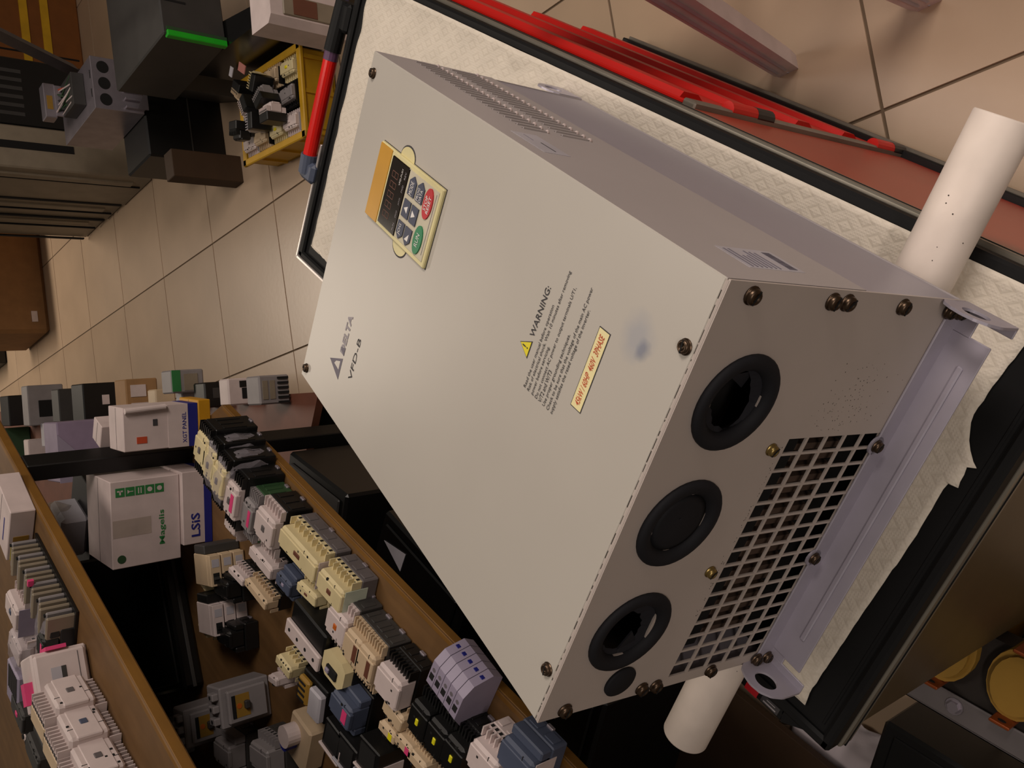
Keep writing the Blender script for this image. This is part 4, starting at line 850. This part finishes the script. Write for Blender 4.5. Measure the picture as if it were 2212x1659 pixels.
for k in range(4): MB().box(.10+.028*k, .106+.028*k, -.0015, .001, .11, .19, 'cavity').build('slot', gu)
# pale lilac wall drive standing at the cart's far corner
P = foot(716, 112, .25); ld = thing('upright_drive', 'pale lilac drive with clear window standing beyond the cart corner', 'drive', (P.x, P.y, .2515), GR-.12)
MB().prism([(0, 0), (0, -.085), (.018, -.10), (.40, -.10), (.40, 0)], 'z', 0, .205, 'white').build('housing', ld); ld.scale = (.95, .95, 1)
MB().box(.075, .38, -.1055, -.098, .095, .200, 'white', .004).build('front_cover', ld)
MB().box(.022, .070, -.1040, -.097, .03, .175, 'cab_grey', .002).box(.026, .066, -.1055, -.103, .09, .15, 'brown_lab').build('window', ld); MB().box(.022, .30, -.1035, -.097, .0, .028, 'purple_dk', .002).build('dark_base', ld)
for k in range(9): MB().box(.12+.016*k, .124+.016*k, -.1068, -.105, .13, .195, 'grey').build('louver', ld)
# tall cabinets
cw = foot(330, 388, 0); rel = cw - g0; s_c, t_c = rel.dot(ge), rel.dot(gt)
for k, (ds0, ds1, lb, h_) in enumerate(((0, .36, 'nearest of three tall grey steel cabinets', 1.2), (.38, .60, 'middle one of three tall grey steel cabinets', 1.25), (.62, .92, 'farthest of three tall grey steel cabinets', 1.3))):
    o = gbox('steel_cabinet', lb + ' by the far right wall', 'cabinet', s_c+ds0, s_c+ds1, t_c+.01*k, t_c+.17, 0, h_, 'cab_grey', .006, 'body')
    MB().box(-.089, -.083, (ds1-ds0)/2-.022, (ds1-ds0)/2-.004, .02, h_, 'cavity').build('dark_joint', o); MB().box(-.091, -.083, -(ds1-ds0)/2+.10, -(ds1-ds0)/2+.106, .02, h_, 'cavity').build('dark_joint', o)
    MB().box(-.093+.005*k, -.080+.005*k, -(ds1-ds0)/2+.05, -(ds1-ds0)/2+.092, .06, h_-.05, 'cab_grey', .003).build('door', o)
    if k == 0:
        MB().box(-.01, .02, -(ds1-ds0)/2-.003, -(ds1-ds0)/2+.001, .3, 1.1, 'cavity').build('slot', o)
vb = gbox('steel_cabinet', 'black vented cabinet between grey cabinets and the opened drive', 'cabinet', s_c+.05, s_c+.40, t_c+.19, t_c+.47, 0, 1.15, 'black', .006)
for j in range(6): MB().box(-.10+.035*j, -.085+.035*j, -.1765, -.174, .45, .8, 'grey_dark').build('louver', vb)
# wooden cupboard with yellow straps and a knob
P = foot(372, 160, 0); rel = P - g0; s_w, t_w = rel.dot(ge), rel.dot(gt)
wc = gbox('wood_cupboard', 'orange brown wooden cupboard with yellow straps in the far corner', 'cupboard', s_w+1.0, s_w+1.4, t_w+.05, t_w+.95, 0, 1.15, 'wood_orange', .006)
def zfor(x, y, u):
    lo, hi = 0., 2.
    for _ in range(40):
        z = (lo+hi)/2; c = R @ (Vector((x, y, z)) - CAM)
        if 1106 + F*c.x/-c.z > u: lo = z
        else: hi = z
    return lo
fp = G(s_w+1.0, t_w+.35)
for z in (zfor(fp.x, fp.y, 122), zfor(fp.x, fp.y, 76)): MB().box(-.465, .465, -.206, -.200, z, z+.035, 'crate_yel').build('strap', wc)
MB().ball((-.08, -.212, .42), .018, 'steel', n=12).build('knob', wc); MB().box(-.004, .004, -.2025, -.199, .02, 1.1, 'cavity').build('door_gap', wc)
q1, q2 = at(158, 152, .42), at(-60, 45, .80); o = thing('steel_bar', 'grey steel bar leaning across the wooden cupboard', 'bar', q1); MB().cyl((0, 0, 0), q2-q1, .022, 'grey_mid', 4).build('bar', o)
# film wrapped cardboard box and a dark case at the left edge
P = foot(92, 560, 0); o = thing('carton', 'film wrapped brown cardboard box alone on the far floor', 'box', (P.x, P.y, 0), GR+.02)
MB().box(-.42, .42, 0, .5, 0, .36, 'cardboard', .02).build('body', o); MB().box(-.36, -.30, -.006, .002, .06, .09, 'white').build('label', o); MB().box(-.424, .424, -.004, .504, .30, .366, 'film', .02).build('plastic_film', o)
P = foot(8, 705, 0); o = thing('battery_case', 'dark case at the left picture edge on the far floor', 'case', (P.x, P.y, 0), GR); MB().box(-.24, .24, 0, .4, 0, .3, 'black', .01).build('body', o)

# ------------------------------------------------------------------ plastic stool at the right
sa, sb_ = Vector((.464, .716, 0)), Vector((.622, .527, 0)); off = Vector((.184, .156, 0)); cs = (sa+sb_+off)/2 + off*0; cs = (sa+sb_)/2 + off/2
stl = thing('plastic_stool', 'tall white plastic stool with four splayed ribbed legs right of the cart', 'stool', cs)
lg = []
for p in (sa, sb_, sa+off, sb_+off):
    top = cs + (p-cs)*.50 + Vector((0, 0, .62)); q = MB(); q.X = T3(-cs)
    u1 = (sb_-sa).normalized(); u2 = off.normalized(); V = []
    for c, w1, w2 in ((p, .019, .012), (p+(top-p)*.04, .021, .014), (top, .026, .020)):
        V += [c+u1*a*w1+u2*b*w2 for a, b in ((-1, -1), (1, -1), (1, 1), (-1, 1))]
    q.quads(V, [(3, 2, 1, 0)] + [(j*4+k, j*4+(k+1) % 4, (j+1)*4+(k+1) % 4, (j+1)*4+k) for j in (0, 1) for k in range(4)] + [(8, 9, 10, 11)], 'white')
    for j in (-.4, .3):                                     # moulded ribs down the leg
        q.quads([p+u1*w_*.021*1+Vector((0, 0, .02))-u2*.0140 for w_ in (j-.12, j+.12)] + [top+u1*w_*.03-u2*.0266 for w_ in (j+.12, j-.12)], [(0, 1, 2, 3)], 'stickerg')
    bmesh.ops.recalc_face_normals(q.bm, faces=q.bm.faces[:]); lgo = q.build('leg', stl)
    q = MB(); q.X = T3(-cs); q.box(p.x-.010, p.x+.010, p.y-.009, p.y+.009, 0, .006, 'stickerg', .001); q.build('foot_pad', lgo)
q = MB(); q.box(-.12, .12, -.12, .12, .618, .65, 'white', .02, X=RZ(math.atan2(off.y, off.x))).box(-.09, .09, -.09, .09, .60, .620, 'white', .01, X=RZ(math.atan2(off.y, off.x))); q.build('seat', stl)

# ------------------------------------------------------------------ at the near left corner of the cart
cN = [at(1716, 1545, .012), at(1686, 1720, .012), at(2060, 1720, .012), at(1868, 1560, .012)]
V, Q = [], []; n = 22
for j in range(n+1):
    for i in range(n+1):
        a, b = i/n, j/n; p = (cN[0]*(1-a)+cN[3]*a)*(1-b) + (cN[1]*(1-a)+cN[2]*a)*b
        wv = max(0, a-.55)/.45; z = .012 + wv*(.012*abs(math.sin(b*9+a*14)) + .008*mnoise.noise((a*7, b*7, 0))) + .0015*mnoise.noise((a*3, b*3, 3)); V.append((p.x, p.y, z))
for j in range(n):
    for i in range(n): Q.append((j*(n+1)+i, (j+1)*(n+1)+i, (j+1)*(n+1)+i+1, j*(n+1)+i+1))
ws = MB().quads(V, Q, 'paper').build('white_sheet'); so = ws.modifiers.new('thick', 'SOLIDIFY'); so.thickness = .0012
for p in ws.data.polygons: p.use_smooth = True
tag(ws, 'white wrinkled plastic sheet on the floor by the cart corner', 'sheet')
# iron core reactor with taped coils
pA, pB = at(1940, 1482, .218), at(2230, 1652, .218); bd = (pA-pB); rr_ = math.atan2(bd.y, bd.x)-PI/2; pm = (pA+pB)/2; lb_ = bd.length
rx = thing('core_reactor', 'iron core reactor with yellow taped coils and copper tabs by the cart', 'reactor', (pm.x, pm.y, 0), rr_)
rx.scale = (1.05, 1.05, .66); h2 = lb_/2+.0
MB().box(-.006, .0, -h2-.15, h2, .285, .33, 'grey_mid', .002).box(-.006, .030, -h2-.15, h2, .324, .330, 'grey_mid', .002).build('clamp_bar', rx)
MB().box(.002, .12, -h2-.15, h2-.012, .25, .312, 'core').build('core', rx); MB().box(.03, .12, -h2-.15, h2-.03, .0, .06, 'core').build('core', rx)
for y in (h2-.075, h2-.19): MB().cyl((.016, y, .328), (.016, y, .340), .0075, 'steel', 6).cyl((.016, y, .330), (.016, y, .333), .011, 'steel', 14).build('bolt', rx)
for k in range(3):
    y = h2-.045-.088*k; st_ = [(.085+.046*math.cos(a), y+.036*math.sin(a)) for a in [2*PI*j/20 for j in range(20)]]
    st2 = [(.085+.038*math.cos(a), y+.029*math.sin(a)) for a in [2*PI*j/20 for j in range(20)]]
    MB().prism(st_, 'z', .05, .335, 'coil').prism(st2, 'z', .334, .348, 'coil').build('coil', rx)
    MB().box(.036, .040, y-.012, y+.012, .24, .372, 'copper', .001).cyl((.0355, y, .358), (.0405, y, .358), .005, 'cavity', 10).build('copper_tab', rx)
    MB().box(.133, .137, y-.012, y+.012, .24, .38, 'copper', .001).build('copper_tab', rx)
P = at(1985, 1650, .13); o = thing('equipment_case', 'black case on the floor left of the iron core reactor', 'case', (P.x-.02, P.y-.05, 0), rr_); MB().box(-.075, .060, -.12, .11, 0, .125, 'black', .005).build('shell', o); MB().box(-.06, .045, -.10, .09, .1245, .129, 'black', .002).build('lid', o)

# ------------------------------------------------------------------ walls of the shop, out of the picture
for nm, b in (('wall_back', (-9, 9, 11.9, 12, 0, 3)), ('wall_left', (-9, -8.9, -5, 12, 0, 3)), ('wall_right', (8.9, 9, -5, 12, 0, 3))):
    mat(nm, 'c8bca8', .8); o = MB().box(*b, nm).build(nm); o['kind'] = 'structure'
